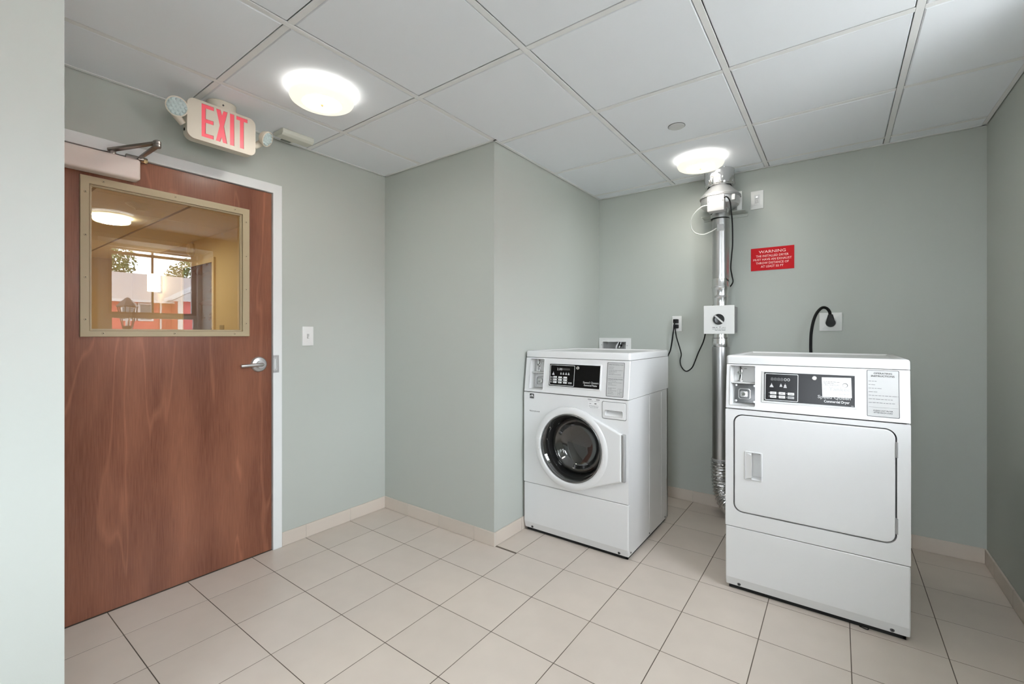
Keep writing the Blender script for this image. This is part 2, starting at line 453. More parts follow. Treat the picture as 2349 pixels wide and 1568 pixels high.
# door threshold strip of floor under the leaf
# base tiles
BH, BT = 0.080, 0.010
def baseboard(name, label, a, b, nrm, offs, skip_end=0.0):
    """run of base tiles from a to b along a wall, nrm = inward normal"""
    root = thing(name, label, 'baseboard', (0, 0, 0), kind='structure')
    a = Vector((*a, 0)); b = Vector((*b, 0)); d = (b-a); L = d.length; d.normalize(); n = Vector((*nrm, 0))
    cuts = [0.0]+[o for o in offs if 0.02 < o < L-0.02]+[L]
    def bx(bb, s0, s1, t0, t1, z0, z1, bev=0):
        p = a+d*s0+n*t0; q = a+d*s1+n*t1
        bb.box(min(p.x, q.x), max(p.x, q.x), min(p.y, q.y), max(p.y, q.y), z0, z1, bev, 2)
        return bb
    bx(B(), 0, L, 0.0003, BT-0.003, 0.0, BH-0.002).build('grout', M_basegrout, root, smooth=0)
    for s0, s1 in zip(cuts, cuts[1:]):
        bx(B(), s0+0.0015, s1-0.0015, 0.001, BT, 0.0008, BH, 0.002).build('tile', M_base, root, smooth=0)
    return root
gy = [FY+j*FPY for j in range(-8, 9)]; gx = [FX+i*FPX for i in range(-2, 12)]
baseboard('baseboard_left', 'beige tile base along the wall between door frame and corner', (XL, 1.284), (XL, JY), (1, 0), [g-1.284 for g in gy])
baseboard('baseboard_jog', 'beige tile base along the face of the boxed-out wall', (XL+BT, JY), (JX+BT, JY), (0, -1), [g-XL-BT for g in gx])
baseboard('baseboard_jog_side', 'beige tile base beside the washer', (JX, JY), (JX, YB), (1, 0), [g-JY-0.05 for g in gy])
baseboard('baseboard_back', 'beige tile base along the wall behind the washer and dryer', (JX+BT, YB), (XR, YB), (0, -1), [g-JX-BT for g in gx])
baseboard('baseboard_right', 'beige tile base along the wall right of the dryer', (XR, -0.6), (XR, YB-BT), (-1, 0), [g+0.6 for g in gy])

# ceiling: dark slab above, rails and single panels below
ceil = B().box(XL-0.1, XR+0.1, YF, YB+0.1, CEIL+0.12, CEIL+0.2).build('ceiling', M_ctile, smooth=0)
tag(ceil, 'suspended ceiling of square white panels on thin rails', 'ceiling', kind='structure')
CX, CY, CPX, CPY = -2.2112, 0.8203, 0.6096, 0.61785
RW = 0.0095
xs = [CX+a*CPX for a in range(0, 5)]; ys = [CY+b*CPY for b in range(-3, 5)]
xe = [XL]+xs+[XR]; ye = [YF]+ys+[YB]
for i in range(len(xe)-1):
    for j in range(len(ye)-1):
        g = 0.0145
        r = [(xe[i]+(g if i else 0.010), xe[i+1]-(g if i < len(xe)-2 else 0.010), ye[j]+(g if j else 0.010), ye[j+1]-(g if j < len(ye)-2 else 0.010))]
        for hl in ((-9, JX-0.0, JY-0.010, 9), (-9, RX, -9, RY+0.010)): r = clip_out(r, hl)
        for q in r:
            if q[1]-q[0] > 0.03 and q[3]-q[2] > 0.03:
                t = tile_obj('panel', q[0], q[1], q[2], q[3], CEIL+0.001, CEIL+0.016, 0.004, M_ctile, ceil, flip=True)
                t.location.z += random.uniform(-0.0005, 0.0015)
                t.rotation_euler = (random.uniform(-0.0012, 0.0012), random.uniform(-0.0012, 0.0012), 0)
def rail(x0, x1, y0, y1):
    B().box(x0, x1, y0, y1, CEIL+0.0015, CEIL+0.006, 0.001, 1).box((x0+x1)/2-0.001 if x1-x0 < 0.05 else x0, (x0+x1)/2+0.001 if x1-x0 < 0.05 else x1, (y0+y1)/2-0.001 if y1-y0 < 0.05 else y0, (y0+y1)/2+0.001 if y1-y0 < 0.05 else y1, CEIL+0.005, CEIL+0.04).build('rail', M_rail, ceil, smooth=0)
for x in xs:
    y1 = JY if x < JX+0.01 else YB
    y0 = RY if x < RX-0.02 else YF
    rail(x-0.012, x+0.012, y0+0.008, y1-0.008)
for y in ys:
    br = [XL if y > RY else RX]+xs+[XR]
    if y > JY: br[0] = JX
    br = sorted(b_ for b_ in set(br) if b_ >= br[0]-1e-6)
    for a_, b_ in zip(br, br[1:]):
        if b_-a_ > 0.05: rail(a_+0.0125, b_-0.0125, y-0.012, y+0.012)
def edge_trim(n, a, b, nrm):
    d0 = 0.005
    x0, x1 = sorted((a[0]+nrm[0]*d0, b[0]+nrm[0]*(d0+0.018))); y0, y1 = sorted((a[1]+nrm[1]*d0, b[1]+nrm[1]*(d0+0.018)))
    o = B().box(x0, x1, y0, y1, CEIL-0.0015, CEIL+0.001).build('trim_%d' % n, M_rail, smooth=0)
    tag(o, ['white ceiling edge strip above the brown door', 'white ceiling edge strip on the boxed-out wall face', 'white ceiling edge strip above the washer side wall', 'white ceiling edge strip above the duct and red sign', 'white ceiling edge strip on the right wall'][n-1], 'trim', kind='structure')
edge_trim(1, (XL, RY), (XL, JY), (1, 0)); edge_trim(2, (XL, JY), (JX+0.023, JY), (0, -1)); edge_trim(3, (JX, JY-0.02), (JX, YB), (1, 0))
edge_trim(4, (JX, YB), (XR, YB), (0, -1)); edge_trim(5, (XR, YF), (XR, YB), (-1, 0))

# ------------------------------------------------------------------ door 1 with vision panel, closer, lever
door = thing('door_1', 'reddish brown wooden door with a glazed vision panel and lever handle', 'door', (XL, 0, 0), kind='structure')
DM = lambda u, v, w: Vector((w, u, v))
fr = B()
fr.plate([(0.266, 0.0), (0.266, 2.075), (1.283, 2.075), (1.283, 0.0), (1.2335, 0.0), (1.2335, 2.0235), (0.3155, 2.0235), (0.3155, 0.0)], (), DM, -0.15, 0.012, bev=0.002)
fr.box(-0.075, -0.052, 0.316, 0.335, 0.0, 2.023).box(-0.075, -0.052, 1.215, 1.233, 0.0, 2.023).box(-0.075, -0.052, 0.316, 1.233, 2.006, 2.023)
fr.build('frame', M_frame, door, smooth=0)
leaf = B().plate(rect(0.319, 1.2305, 0.004, 2.020), [rect(0.462, 1.082, 1.232, 1.875)], DM, -0.046, -0.002).build('leaf', M_wood, door, smooth=0)
vf = B().ring(rect(0.438, 1.111, 1.212, 1.902), rect(0.4685, 1.0755, 1.239, 1.8685), DM, -0.003, 0.006, bev=0.0025)
vf.ring(rect(0.464, 1.080, 1.234, 1.873), rect(0.476, 1.068, 1.2465, 1.861), DM, -0.02, -0.0032)
vf.build('vision_frame', M_tan, door, smooth=0)
B().box(-0.027, -0.021, 0.470, 1.074, 1.240, 1.867).build('glass', M_glass, door, smooth=0)
for y, z in ((0.513, 1.888), (0.775, 1.887), (1.038, 1.886), (0.455, 1.832), (0.455, 1.648), (0.455, 1.467), (0.455, 1.287), (0.512, 1.227), (0.772, 1.227), (1.038, 1.226), (1.094, 1.83), (1.094, 1.645), (1.094, 1.465), (1.094, 1.281)):
    B().cyl((0.0055, y, z), (0.0075, y, z), 0.0058, 0.005, 12).cyl((0.0074, y, z), (0.0077, y, z), 0.002, seg=6, m=1).build('screw', [M_tan, M_dark], door)
# lever
hd = B().lathe([(0.0, -0.004), (0.042, -0.004), (0.042, 0.003), (0.037, 0.009), (0.020, 0.011), (0.020, 0.030), (0.0, 0.030)], (0, 1.161, 1.057), (1, 0, 0), 40)
hd.build('lever_rose', M_nickel, door)
lv = B().tube([(0.028, 1.161, 1.057), (0.045, 1.158, 1.057), (0.052, 1.145, 1.057), (0.053, 1.11, 1.0565), (0.053, 1.075, 1.055), (0.050, 1.050, 1.054)], lambda t: 0.0115-0.002*t, 12, 8)
for v in lv.bm.verts: v.co.z = 1.056+(v.co.z-1.056)*0.92
lv.build('lever', M_nickel, door)
st = B().ring(rect(1.2335, 1.2645, 1.006, 1.104), rect(1.2335, 1.254, 1.020, 1.090), DM, 0.011, 0.0145).ring(rect(1.238, 1.252, 1.022, 1.088), rect(1.241, 1.249, 1.027, 1.083), DM, 0.011, 0.0135)
st.build('strike_plate', M_nickel, door, smooth=0)
B().box(0.0105, 0.0118, 1.2338, 1.254, 1.02, 1.09).build('strike_pocket', mat('pocket_white', S(190, 190, 188), 0.5), door, smooth=0)
# closer body + arm
cb = B().box(-0.002, 0.062, 0.318, 0.628, 1.914, 2.006, 0.010, 3)
cb.build('closer_cover', M_closer, door, smooth=40)
ar = B()
ar.cyl((0.032, 0.535, 2.004), (0.032, 0.535, 2.024), 0.014, seg=16)
ar.box(0.012, 0.050, 0.510, 0.560, 2.0045, 2.008)
ar.build('closer_spindle', M_alu, door)
def flat_arm(p, q, w, t):
    p = Vector(p); q = Vector(q); d = (q-p).normalized(); s_ = d.cross(Vector((0, 0, 1))).normalized(); up = s_.cross(d)
    b = B(); vs = []
    for a_, wd_ in ((p, w), (q, w*0.72)):
        for sx, sz in ((-1, -1), (1, -1), (1, 1), (-1, 1)): vs.append(b.bm.verts.new(a_+s_*sx*wd_/2+up*sz*t/2))
    for f in ((0, 1, 2, 3), (7, 6, 5, 4), (0, 4, 5, 1), (1, 5, 6, 2), (2, 6, 7, 3), (3, 7, 4, 0)): b.bm.faces.new([vs[i] for i in f])
    bmesh.ops.bevel(b.bm, geom=list(b.bm.edges), offset=0.0025, segments=2, affect='EDGES', profile=0.5)
    return b
flat_arm((0.032, 0.528, 2.026), (0.236, 0.640, 2.043), 0.026, 0.011).build('closer_arm', M_alu, door)
flat_arm((0.236, 0.640, 2.030), (0.040, 0.632, 2.024), 0.020, 0.010).build('closer_arm', M_alu, door)
B().lathe([(0, -0.014), (0.012, -0.014), (0.0145, -0.010), (0.0145, -0.001), (0.0125, 0.0), (0.0145, 0.001), (0.0145, 0.012), (0.008, 0.018), (0, 0.018)], (0.236, 0.640, 2.036), (0, 0, 1), 20).build('closer_elbow', M_alu, door)
cs = B().box(0.012, 0.018, 0.585, 0.665, 2.008, 2.034, 0.004).box(0.018, 0.05, 0.622, 0.642, 2.010, 2.022, 0.003)
cs.build('closer_shoe', M_alu, door)
B().lathe([(0, 0), (0.009, 0), (0.009, 0.02), (0.006, 0.022), (0, 0.022)], (0.030, 0.642, 2.014), (0.7, 0.35, -0.2), 16).build('closer_screw', mat('brass_screw', S(240, 205, 160), 0.2, 1.0), door)

# ------------------------------------------------------------------ light switch
def wall_plate(b, M, u0, u1, v0, v1, t=0.006): return b.plate(rr(u0, u1, v0, v1, 0.003, 3), (), M, 0.0, t, bev=0.003)
sw = thing('light_switch', 'white toggle light switch on the wall right of the brown door', 'switch', (XL, 1.442, 1.212))
wall_plate(B(), DM, -0.035, 0.035, -0.058, 0.058).build('plate', M_wplastic, sw)
B().box(0.005, 0.0075, -0.007, 0.007, -0.014, 0.014, 0.001).poly([(0.0076, -0.0055, -0.004), (0.0076, 0.0055, -0.004), (0.0076, 0.0055, 0.001), (0.0076, -0.0055, 0.001)]).build('toggle_slot', mat('switch_slot', S(180, 180, 178), 0.5), sw, smooth=0)
B().prism_x([(-0.0045, 0), (0.0045, 0), (0.0038, 0.0)], 0, 0).box(0.006, 0.017, -0.0045, 0.0045, -0.012, -0.003, 0.0015).build('toggle', M_wplastic, sw)
for z in (-0.03, 0.03): B().cyl((0.0055, 0, z), (0.0068, 0, z), 0.0032, seg=10).build('screw', M_wplastic, sw)

# ------------------------------------------------------------------ ceiling lamps
def ceiling_lamp(label, x, y, z, k, warm=1.0, group=None):
    t = thing('ceiling_lamp', label, 'lamp', (x, y, z), group)
    ms = lamp_mats(k, warm)
    B().lathe([(0, 0.0), (0.118, 0.0), (0.118, -0.008), (0, -0.008)], seg=48).build('base', M_wplastic, t)
    b = B()
    b.lathe([(0.110, -0.010), (0.134, -0.010), (0.138, -0.013)], seg=64, m=2)
    b.lathe([(0.138, -0.013), (0.1385, -0.034), (0.137, -0.040)], seg=64, m=0)
    b.lathe([(0.137, -0.040), (0.133, -0.048), (0.124, -0.054), (0.084, -0.060)], seg=64, m=3)
    b.lathe([(0.084, -0.060), (0.04, -0.062), (0.0, -0.0625)], seg=64, m=1)
    bmesh.ops.remove_doubles(b.bm, verts=b.bm.verts, dist=1e-5)
    b.build('glass_bowl', ms, t, smooth=40)
    B().lathe([(0, -0.061), (0.008, -0.061), (0.008, -0.066), (0.004, -0.071), (0, -0.072)], seg=16).build('finial', M_lampcap, t)
    return t
lg = 'round ceiling lamps'
ceiling_lamp('lit round frosted ceiling lamp near the exit sign', -1.906, 1.130, CEIL, LAMP, group=lg)
ceiling_lamp('lit round frosted ceiling lamp just in front of the duct fan', -0.705, 2.985, CEIL, LAMP, group=lg)

ceiling_lamp('unseen round frosted ceiling lamp added overhead as fill light', 0.150, 1.130, CEIL, LAMP, group=lg)  # added out of view to lift the room's light level

# ------------------------------------------------------------------ exit sign
ex = thing('exit_sign', 'cream exit sign with red letters and two emergency lamp heads', 'sign', (-2.350, 0.892, 2.200))
EM = lambda u, v, w: Vector((w, u-0.892, v-2.200))
B().plate(rr(0.747, 1.037, 2.110, 2.292, 0.030, 7), (), EM, -0.048, -0.012, bev=0.006).build('housing', mat('sign_housing', S(205, 203, 190), 0.5), ex, smooth=40)
EXL = {'E': [(0.803, 2.281), (0.853, 2.281), (0.853, 2.263), (0.820, 2.263), (0.820, 2.215), (0.852, 2.215), (0.852, 2.197), (0.820, 2.197), (0.820, 2.148), (0.852, 2.148), (0.852, 2.130), (0.803, 2.130)],
       'X': [(0.862, 2.281), (0.881, 2.281), (0.887, 2.258), (0.893, 2.281), (0.911, 2.281), (0.8955, 2.208), (0.909, 2.130), (0.891, 2.130), (0.885, 2.153), (0.879, 2.130), (0.861, 2.130), (0.877, 2.207)],
       'I': [(0.921, 2.281), (0.940, 2.281), (0.940, 2.130), (0.921, 2.130)],
       'T': [(0.949, 2.281), (1.000, 2.281), (1.000, 2.263), (0.983, 2.263), (0.983, 2.130), (0.965, 2.130), (0.965, 2.263), (0.949, 2.263)]}
B().plate(rr(0.747, 1.037, 2.110, 2.292, 0.030, 7), list(EXL.values()), EM, -0.014, 0.0, bev=0).build('faceplate', M_cream, ex, smooth=0)
for ch, pl in EXL.items():
    B().plate(pl, (), EM, -0.009, -0.003).build('letter', M_exitred, ex, smooth=0)
can = B().plate(rr(-0.060, 0.062, -0.054, 0.054, 0.05, 8), (), lambda u, v, w: Vector((-0.066+v, u+0.016, w)), 0.092, 0.136, bev=0.0)
can.build('canopy', M_cream, ex, smooth=40)
B().cyl((-0.011, 0.004, 0.112), (-0.0085, 0.004, 0.112), 0.004, seg=10).build('canopy_screw', M_screw, ex)
B().box(-0.036, -0.026, -0.148, -0.143, -0.057, -0.045, 0.001).build('test_button', M_black, ex)
def lamp_head(cy, cz, ax, r, sy):
    a = Vector(ax).normalized(); o = Vector((0.012, cy-0.892, cz-2.200))
    b = B().lathe([(0, -0.030), (r*0.55, -0.030), (r*0.86, -0.020), (r, -0.006), (r*1.04, 0.0), (r*1.04, 0.006), (r*0.93, 0.007), (r*0.93, 0.003), (0, 0.003)], o, a, 36)
    h = b.build('lamp_head', M_cream, ex, smooth=40)
    b = B().lathe([(r*0.92, 0.0032), (r*0.6, 0.006), (0, 0.0065)], o, a, 36)
    u1, u2, _ = frame_of(a)
    for i in range(-2, 3):
        for j in range(-2, 3):
            q = Vector((i+0.5*(j % 2), j*0.87))*r*0.40
            if q.length < r*0.85: b.lathe([(r*0.19, 0.0), (r*0.15, 0.0025), (r*0.06, 0.004), (0, 0.0035)], o+u1*q.x+u2*q.y+a*0.0045, a, 6)
    b.build('lens', M_lens, h, smooth=0)
    nb = B().tube([o-a*0.022, o-a*0.03+Vector((-0.01, -sy*0.012, -0.02)), Vector((-0.03, sy*0.150*-1, -0.030))], lambda t: 0.018-0.003*t, 12, 6)
    nb.build('neck', M_cream, ex, smooth=60)
lamp_head(0.705, 2.222, (0.85, -0.22, -0.45), 0.040, 1)
lamp_head(1.085, 2.213, (0.72, 0.50, -0.42), 0.0365, -1)

# ------------------------------------------------------------------ sensor + sprinkler cover on the ceiling
se = thing('motion_sensor', 'small off-white wedge sensor on the ceiling right of the exit sign', 'sensor', (-2.46, 1.295, CEIL))
b = B().prism_x([(0, 0), (0.0, 0), (0, 0)], 0, 0)
b = B(); prof = [(-0.062, 0.0), (0.050, 0.0), (0.050, -0.022), (0.036, -0.034), (-0.030, -0.030), (-0.062, -0.012)]
A = [b.bm.verts.new((x, -0.092, z)) for x, z in prof]; D = [b.bm.verts.new((x, 0.085, z)) for x, z in prof]
b.bm.faces.new(A); b.bm.faces.new(D[::-1])
for i in range(6): b.bm.faces.new((A[i], D[i], D[(i+1) % 6], A[(i+1) % 6]))
bmesh.ops.bevel(b.bm, geom=list(b.bm.edges), offset=0.003, segments=2, affect='EDGES', profile=0.5)
b.build('body', mat('offwhite_sensor', S(214, 214, 203), 0.45), se, smooth=40)
B().box(-0.064, -0.040, -0.050, 0.000, -0.0265, -0.0205, 0.002).build('lens_window', mat('sensor_window', S(120, 126, 118), 0.3), se)
B().box(-0.062, -0.035, 0.000, 0.008, -0.028, -0.020, 0.001).build('latch', M_wplastic, se)
sp = thing('sprinkler_cover', 'small round white sprinkler cover plate flush on the ceiling', 'cover', (-0.699, 2.448, CEIL))
B().lathe([(0, 0.004), (0.040, 0.004), (0.041, -0.001), (0.038, -0.0035), (0, -0.0035)], seg=40).build('disc', mat('cover_disc', S(205, 205, 205), 0.5), sp)
B().lathe([(0.0415, 0.0005), (0.0435, 0.0005), (0.0435, 0.003), (0.0415, 0.003)], seg=40, closed=True).build('shadow_gap', M_gasketshade, sp)

# ------------------------------------------------------------------ wall things on the back wall
wp = thing('indicator_plate', 'white wall plate with a small lit indicator, above the red sign', 'wall plate', (-0.4425, YB, 2.131))
PM = lambda u, v, w: Vector((u, -w, v))
wall_plate(B(), PM, -0.0385, 0.0385, -0.062, 0.062).build('plate', M_wplastic, wp)
B().plate(rr(-0.017, 0.017, -0.034, 0.034, 0.002, 2), (), PM, 0.005, 0.0075, bev=0.001).build('insert', mat('insert_grey', S(214, 214, 214), 0.4), wp)
B().lathe([(0, 0.0), (0.004, 0.0), (0.003, 0.003), (0, 0.004)], (0, -0.0073, 0.020), (0, -1, 0), 14).build('indicator_light', mat('lit_indicator', S(255), 0.3, emit=(1, 1, 1), estr=3), wp)
b = B()
for k in range(6): b.print_line(-0.011, 0.010, 0.010-k*0.0065, 0.0038, PM, 0.0077)
b.build('print', M_inklt, wp, smooth=0)

wsn = thing('warning_sign', 'red rectangular dryer exhaust warning sign on the wall', 'sign', (-0.354, YB, 1.728))
B().plate(rect(-0.125, 0.125, -0.0755, 0.0755), (), PM, 0.0, 0.003).build('panel', M_red, wsn, smooth=0)
b = B()
b.text('WARNING', 0, 0.0395, 0.0185, PM, 0.155, 'c', 0.0034, 0.0)
for k, (s_, wd_) in enumerate((('THE INSTALLED DRYER', 0.188), ('MUST HAVE AN EXHAUST', 0.222), ('THROW DISTANCE OF', 0.190), ('AT LEAST 55 FT', 0.130))):
    b.text(s_, 0, 0.0135-k*0.0235, 0.0145, PM, wd_, 'c', 0.0034, 0.0)
b.build('lettering', M_signink, wsn, smooth=0)

# duplex outlet with two plugs
ou = thing('wall_outlet', 'white duplex outlet with two black plugs, left of the lint box', 'outlet', (-0.971, YB, 1.302))
wall_plate(B(), PM, -0.035, 0.035, -0.0575, 0.0575).build('plate', M_wplastic, ou)
for z in (-0.0195, 0.0195): B().plate(rr(-0.017, 0.017, z-0.014, z+0.014, 0.008, 5), (), PM, 0.005, 0.008, bev=0.001).build('receptacle', mat('receptacle_white', S(215, 215, 213), 0.4), ou)
do = thing('dryer_outlet', 'large square white outlet plate above the dryer', 'outlet', (-0.037, YB, 1.301))
wall_plate(B(), PM, -0.058, 0.058, -0.057, 0.057, 0.007).build('plate', M_wplastic, do)
B().lathe([(0.030, 0.006), (0.030, 0.010), (0, 0.010)], (0.0, 0, 0.0), (0, -1, 0), 32).build('receptacle', mat('socket_grey', S(200, 200, 198), 0.4), do)

# washer supply box in the wall
sb = thing('supply_box', 'white recessed water supply box with braided hoses, above the washer', 'supply box', (-1.464, YB, 1.075))
SM = lambda u, v, w: Vector((u+1.464, -w, v-1.075))
B().ring(rect(-1.598, -1.326, 0.950, 1.194), rect(-1.563, -1.365, 0.988, 1.163), SM, 0.0, 0.010, bev=0.003).build('frame', M_wplastic, sb)
B().sink(-1.5655, -1.3625, 0.9855, 1.1655, SM, 0.0, -0.09).build('recess', mat('recess_plastic', S(170, 170, 168), 0.5), sb, smooth=0)
for i, (x, lean) in enumerate(((-1.452, 0.012), (-1.395, -0.010))):
    B().tube([SM(x+lean*0.2, 1.158, -0.045), SM(x-lean, 1.12, -0.03), SM(x, 1.07, -0.02), SM(x+lean*2, 1.0, -0.02)], 0.0105, 12, 8).build('hose', mat('braided_hose', S(200, 200, 200), 0.35, 0.6, bump=0.6, bscale=300), sb)
    B().cyl(SM(x, 1.166, -0.05), SM(x, 1.145, -0.045), 0.013, seg=10).box(x+1.464+0.008, x+1.464+0.030, 0.030, 0.050, 0.050, 0.066, 0.003).build('valve', M_black, sb)
B().cyl(SM(-1.425, 1.162, -0.04), SM(-1.438, 1.115, -0.03), 0.004, seg=8).build('lever', M_nickel, sb)
for u, v in ((-1.574, 1.137), (-1.356, 1.134)): B().cyl(SM(u, v, 0.0095), SM(u, v, 0.011), 0.0028, seg=8).build('screw', M_screw, sb)

# ------------------------------------------------------------------ duct, fan, lint box, cords
PX, PY = -0.645, 3.285
du = thing('exhaust_duct', 'shiny round metal dryer duct running up the wall left of the dryer', 'duct', (PX, PY, 0))
R = 0.0525
def L0(prof, seg=40): return B().lathe(prof, (0, 0, 0), (0, 0, 1), seg)
L0([(R, 1.585), (R, 2.010), (R-0.003, 2.010), (R-0.003, 1.585)]).build('pipe', M_steel, du)
L0([(R, 0.355), (R, 1.140), (R-0.003, 1.140), (R-0.003, 0.355)]).build('pipe', M_steel, du)
b = L0([(R+0.001, 1.600), (R+0.0015, 1.552), (R+0.005, 1.546), (R+0.0055, 1.540), (R+0.002, 1.534), (R-0.003, 1.49), (R-0.002, 1.482), (R+0.001, 1.476), (R-0.002, 1.468), (R-0.004, 1.44), (R-0.004, 1.41)], 48)
b.jitter(0.0015, 40).build('taped_joint', M_foil, du)
b = L0([(R-0.003, 1.232), (R-0.003, 1.20), (R+0.002, 1.196), (R+0.002, 1.176), (R+0.003, 1.172), (R+0.0025, 1.142), (R+0.001, 1.138)], 48)
b.jitter(0.0015, 40).build('taped_joint', M_foil, du)
b = B().box(-0.012, 0.028, -R-0.0012, -R+0.004, 1.918, 1.962, 0.0)
b.jitter(0.001, 60).build('foil_patch', M_foil, du)
# crinkled flexible foil hose
path = catmull([(0.0, 0.0, 0.372), (-0.002, 0.0, 0.30), (0.004, 0.0, 0.21), (0.022, -0.012, 0.13), (0.075, -0.06, 0.078), (0.16, -0.16, 0.075), (0.22, -0.26, 0.10)], 26)
nn = len(path)
b = B().tube(path, lambda t: 0.056+0.0055*math.sin(t*2*PI*24)+0.001*math.sin(t*170), 28, smooth=False)
b.jitter(0.0045, 55).build('flexible_hose', M_foil, du, smooth=0)
L0([(R+0.001, 0.382), (R+0.004, 0.380), (R+0.004, 0.362), (R+0.001, 0.360)], 40).build('clamp_band', M_hinge, du)
# foil sleeve between fan and ceiling
fo = thing('foil_sleeve', 'crinkled silver foil duct sleeve between the fan and the ceiling', 'duct sleeve', (PX, PY, 0))
b = B().lathe([(0.078, 2.226), (0.090, 2.230), (0.095, 2.238), (0.096, 2.262), (0.096, 2.29), (0.095, 2.318), (0.092, CEIL+0.012)], (-0.010, 0.008, 0), (0, 0, 1), 64)
bmesh.ops.subdivide_edges(b.bm, edges=list(b.bm.edges), cuts=1, use_grid_fill=True)
b.jitter(0.0055, 26).jitter(0.003, 70).build('sleeve', M_foil, fo, smooth=25)

fn = thing('duct_fan', 'grey inline duct booster fan mounted on the pipe under the ceiling', 'fan', (-0.648, 3.280, 0))
L0([(0.058, 2.262), (0.059, 2.236), (0.062, 2.228), (0.085, 2.204), (0.108, 2.176), (0.122, 2.163), (0.127, 2.158), (0.128, 2.152), (0.124, 2.150)], 56).build('upper_cone', M_fan, fn)
L0([(0.124, 2.150), (0.1285, 2.149), (0.1285, 2.144), (0.122, 2.143)], 56).build('rim', M_hinge, fn)
L0([(0.121, 2.146), (0.121, 2.105), (0.115, 2.092), (0.090, 2.076), (0.060, 2.070), (0.0575, 2.064)], 56).build('lower_cone', M_fan, fn)
L0([(0.0575, 2.072), (0.0575, 2.008), (0.0560, 2.006)], 48).build('outlet_collar', M_steel, fn)
L0([(0.0580, 2.0095), (0.0580, 2.0065), (0.0540, 2.0055), (0.0530, 2.004)], 48).build('seal_ring', M_black, fn)
B().box(-0.049, 0.053, -0.150, -0.085, 2.030, 2.132, 0.003).build('junction_box', mat('pale_grey_box', S(188, 186, 186), 0.45), fn)
for u, v in ((-0.043, 2.095), (0.046, 2.092)): B().cyl((u, -0.1495, v), (u, -0.152, v), 0.003, seg=10).build('screw', M_screw, fn)
B().box(0.072, 0.106, -0.085, -0.060, 2.103, 2.140, 0.001).build('rating_label', M_label, fn)
B().box(0.098, 0.128, 0.040, 0.052, 2.050, 2.185, 0.002).build('bracket', M_wplastic, fn)
B().box(-0.128, -0.060, 0.020, 0.130, 2.040, 2.046, 0.001).box(0.060, 0.150, 0.020, 0.130, 2.050, 2.056, 0.001).box(-0.128, 0.150, 0.120, 0.132, 2.03, 2.06, 0.001).build('mounting_bracket', paint, fn)
B().tube([(-0.046, -0.145, 2.075), (-0.085, -0.150, 2.068), (-0.140, -0.130, 2.030), (-0.166, -0.10, 1.975), (-0.150, -0.070, 1.925), (-0.098, -0.055, 1.905), (-0.050, -0.050, 1.918), (-0.012, -0.046, 1.938)], 0.0036, 8, 8).build('pressure_tube', M_tube, fn)
B().tube([(-0.035, -0.066, 2.052), (-0.030, -0.068, 2.045), (-0.035, -0.067, 2.036), (-0.046, -0.06, 2.030)], 0.0028, 6, 6).build('clip', M_black, fn)

lb = thing('lint_trap', 'square white lint trap box with a round window, on the duct', 'lint trap', (-0.640, 3.200, 1.321))
LM = lambda u, v, w: Vector((u, -w, v))
B().plate(rr(-0.0945, 0.0945, -0.0945, 0.0945, 0.003, 2), [circ(0.0, 0.002, 0.0355, 40)], LM, -0.010, 0.0, bev=0.002).build('lid', M_wplastic, lb, smooth=0)
B().ring(rect(-0.085, 0.092, -0.086, 0.085), circ(0.0, 0.002, 0.037, 40), LM, -0.120, -0.011).build('box', mat('grey_box_side', S(150, 150, 150), 0.5), lb, smooth=0)
B().lathe([(0.036, -0.01), (0.034, 0.045), (0, 0.050)], (0, 0, 0.002), (0, 1, 0), 36).build('window', mat('smoky_window', S(95, 95, 95), 0.25), lb)
b = B(); a1 = Vector((-0.040, 0.040)); a2 = Vector((0.034, -0.030)); dd = (a2-a1).normalized(); nn_ = Vector((-dd.y, dd.x))*0.0048
q = [a1+nn_, a1-nn_, a2-nn_, a2+nn_]
b.plate([(p.x, p.y+0.002) for p in q], (), LM, -0.004, 0.0015).build('pointer', M_wplastic, lb, smooth=0)
b = B()
b.print_line(-0.040, -0.008, -0.054, 0.0075, LM, 0.0005).print_line(0.020, 0.042, -0.054, 0.0045, LM, 0.0005)
b.print_line(-0.040, 0.042, -0.064, 0.0045, LM, 0.0005).print_line(-0.024, 0.042, -0.0725, 0.0055, LM, 0.0005)
b.ring(circ(0.009, -0.050, 0.0055, 20), circ(0.010, -0.050, 0.0035, 20), LM, 0.0, 0.0005)
b.build('print', M_inklt, lb, smooth=0)

fc = thing('fan_cord', 'thin black cord from the duct fan looping down to the wall outlet', 'cord', (-0.6, YB, 1.6))
FM = lambda *p: [tuple(Vector(q)-Vector((-0.6, YB, 1.6))) for q in p]
B().tube(FM((-0.596, 3.135, 2.108), (-0.580, 3.130, 2.110), (-0.563, 3.140, 2.085), (-0.559, 3.165, 2.03), (-0.560, 3.21, 1.95), (-0.560, 3.22, 1.82), (-0.566, 3.22, 1.74), (-0.571, 3.22, 1.66), (-0.567, 3.24, 1.61), (-0.580, 3.33, 1.57), (-0.640, 3.362, 1.51), (-0.70, 3.36, 1.44), (-0.740, 3.345, 1.36), (-0.752, 3.345, 1.26), (-0.775, 3.37, 1.175), (-0.815, 3.39, 1.090), (-0.838, 3.395, 1.03), (-0.862, 3.397, 0.978), (-0.902, 3.398, 0.952), (-0.936, 3.397, 0.985), (-0.944, 3.396, 1.03), (-0.935, 3.392, 1.075), (-0.946, 3.385, 1.13), (-0.964, 3.375, 1.20), (-0.972, 3.368, 1.262), (-0.972, 3.372, 1.278)), 0.0042, 8, 6).build('cable', M_rubber, fc)
B().box(-0.3865, -0.355, -0.044, -0.006, -0.332, -0.304, 0.004).build('plug', M_black, fc)
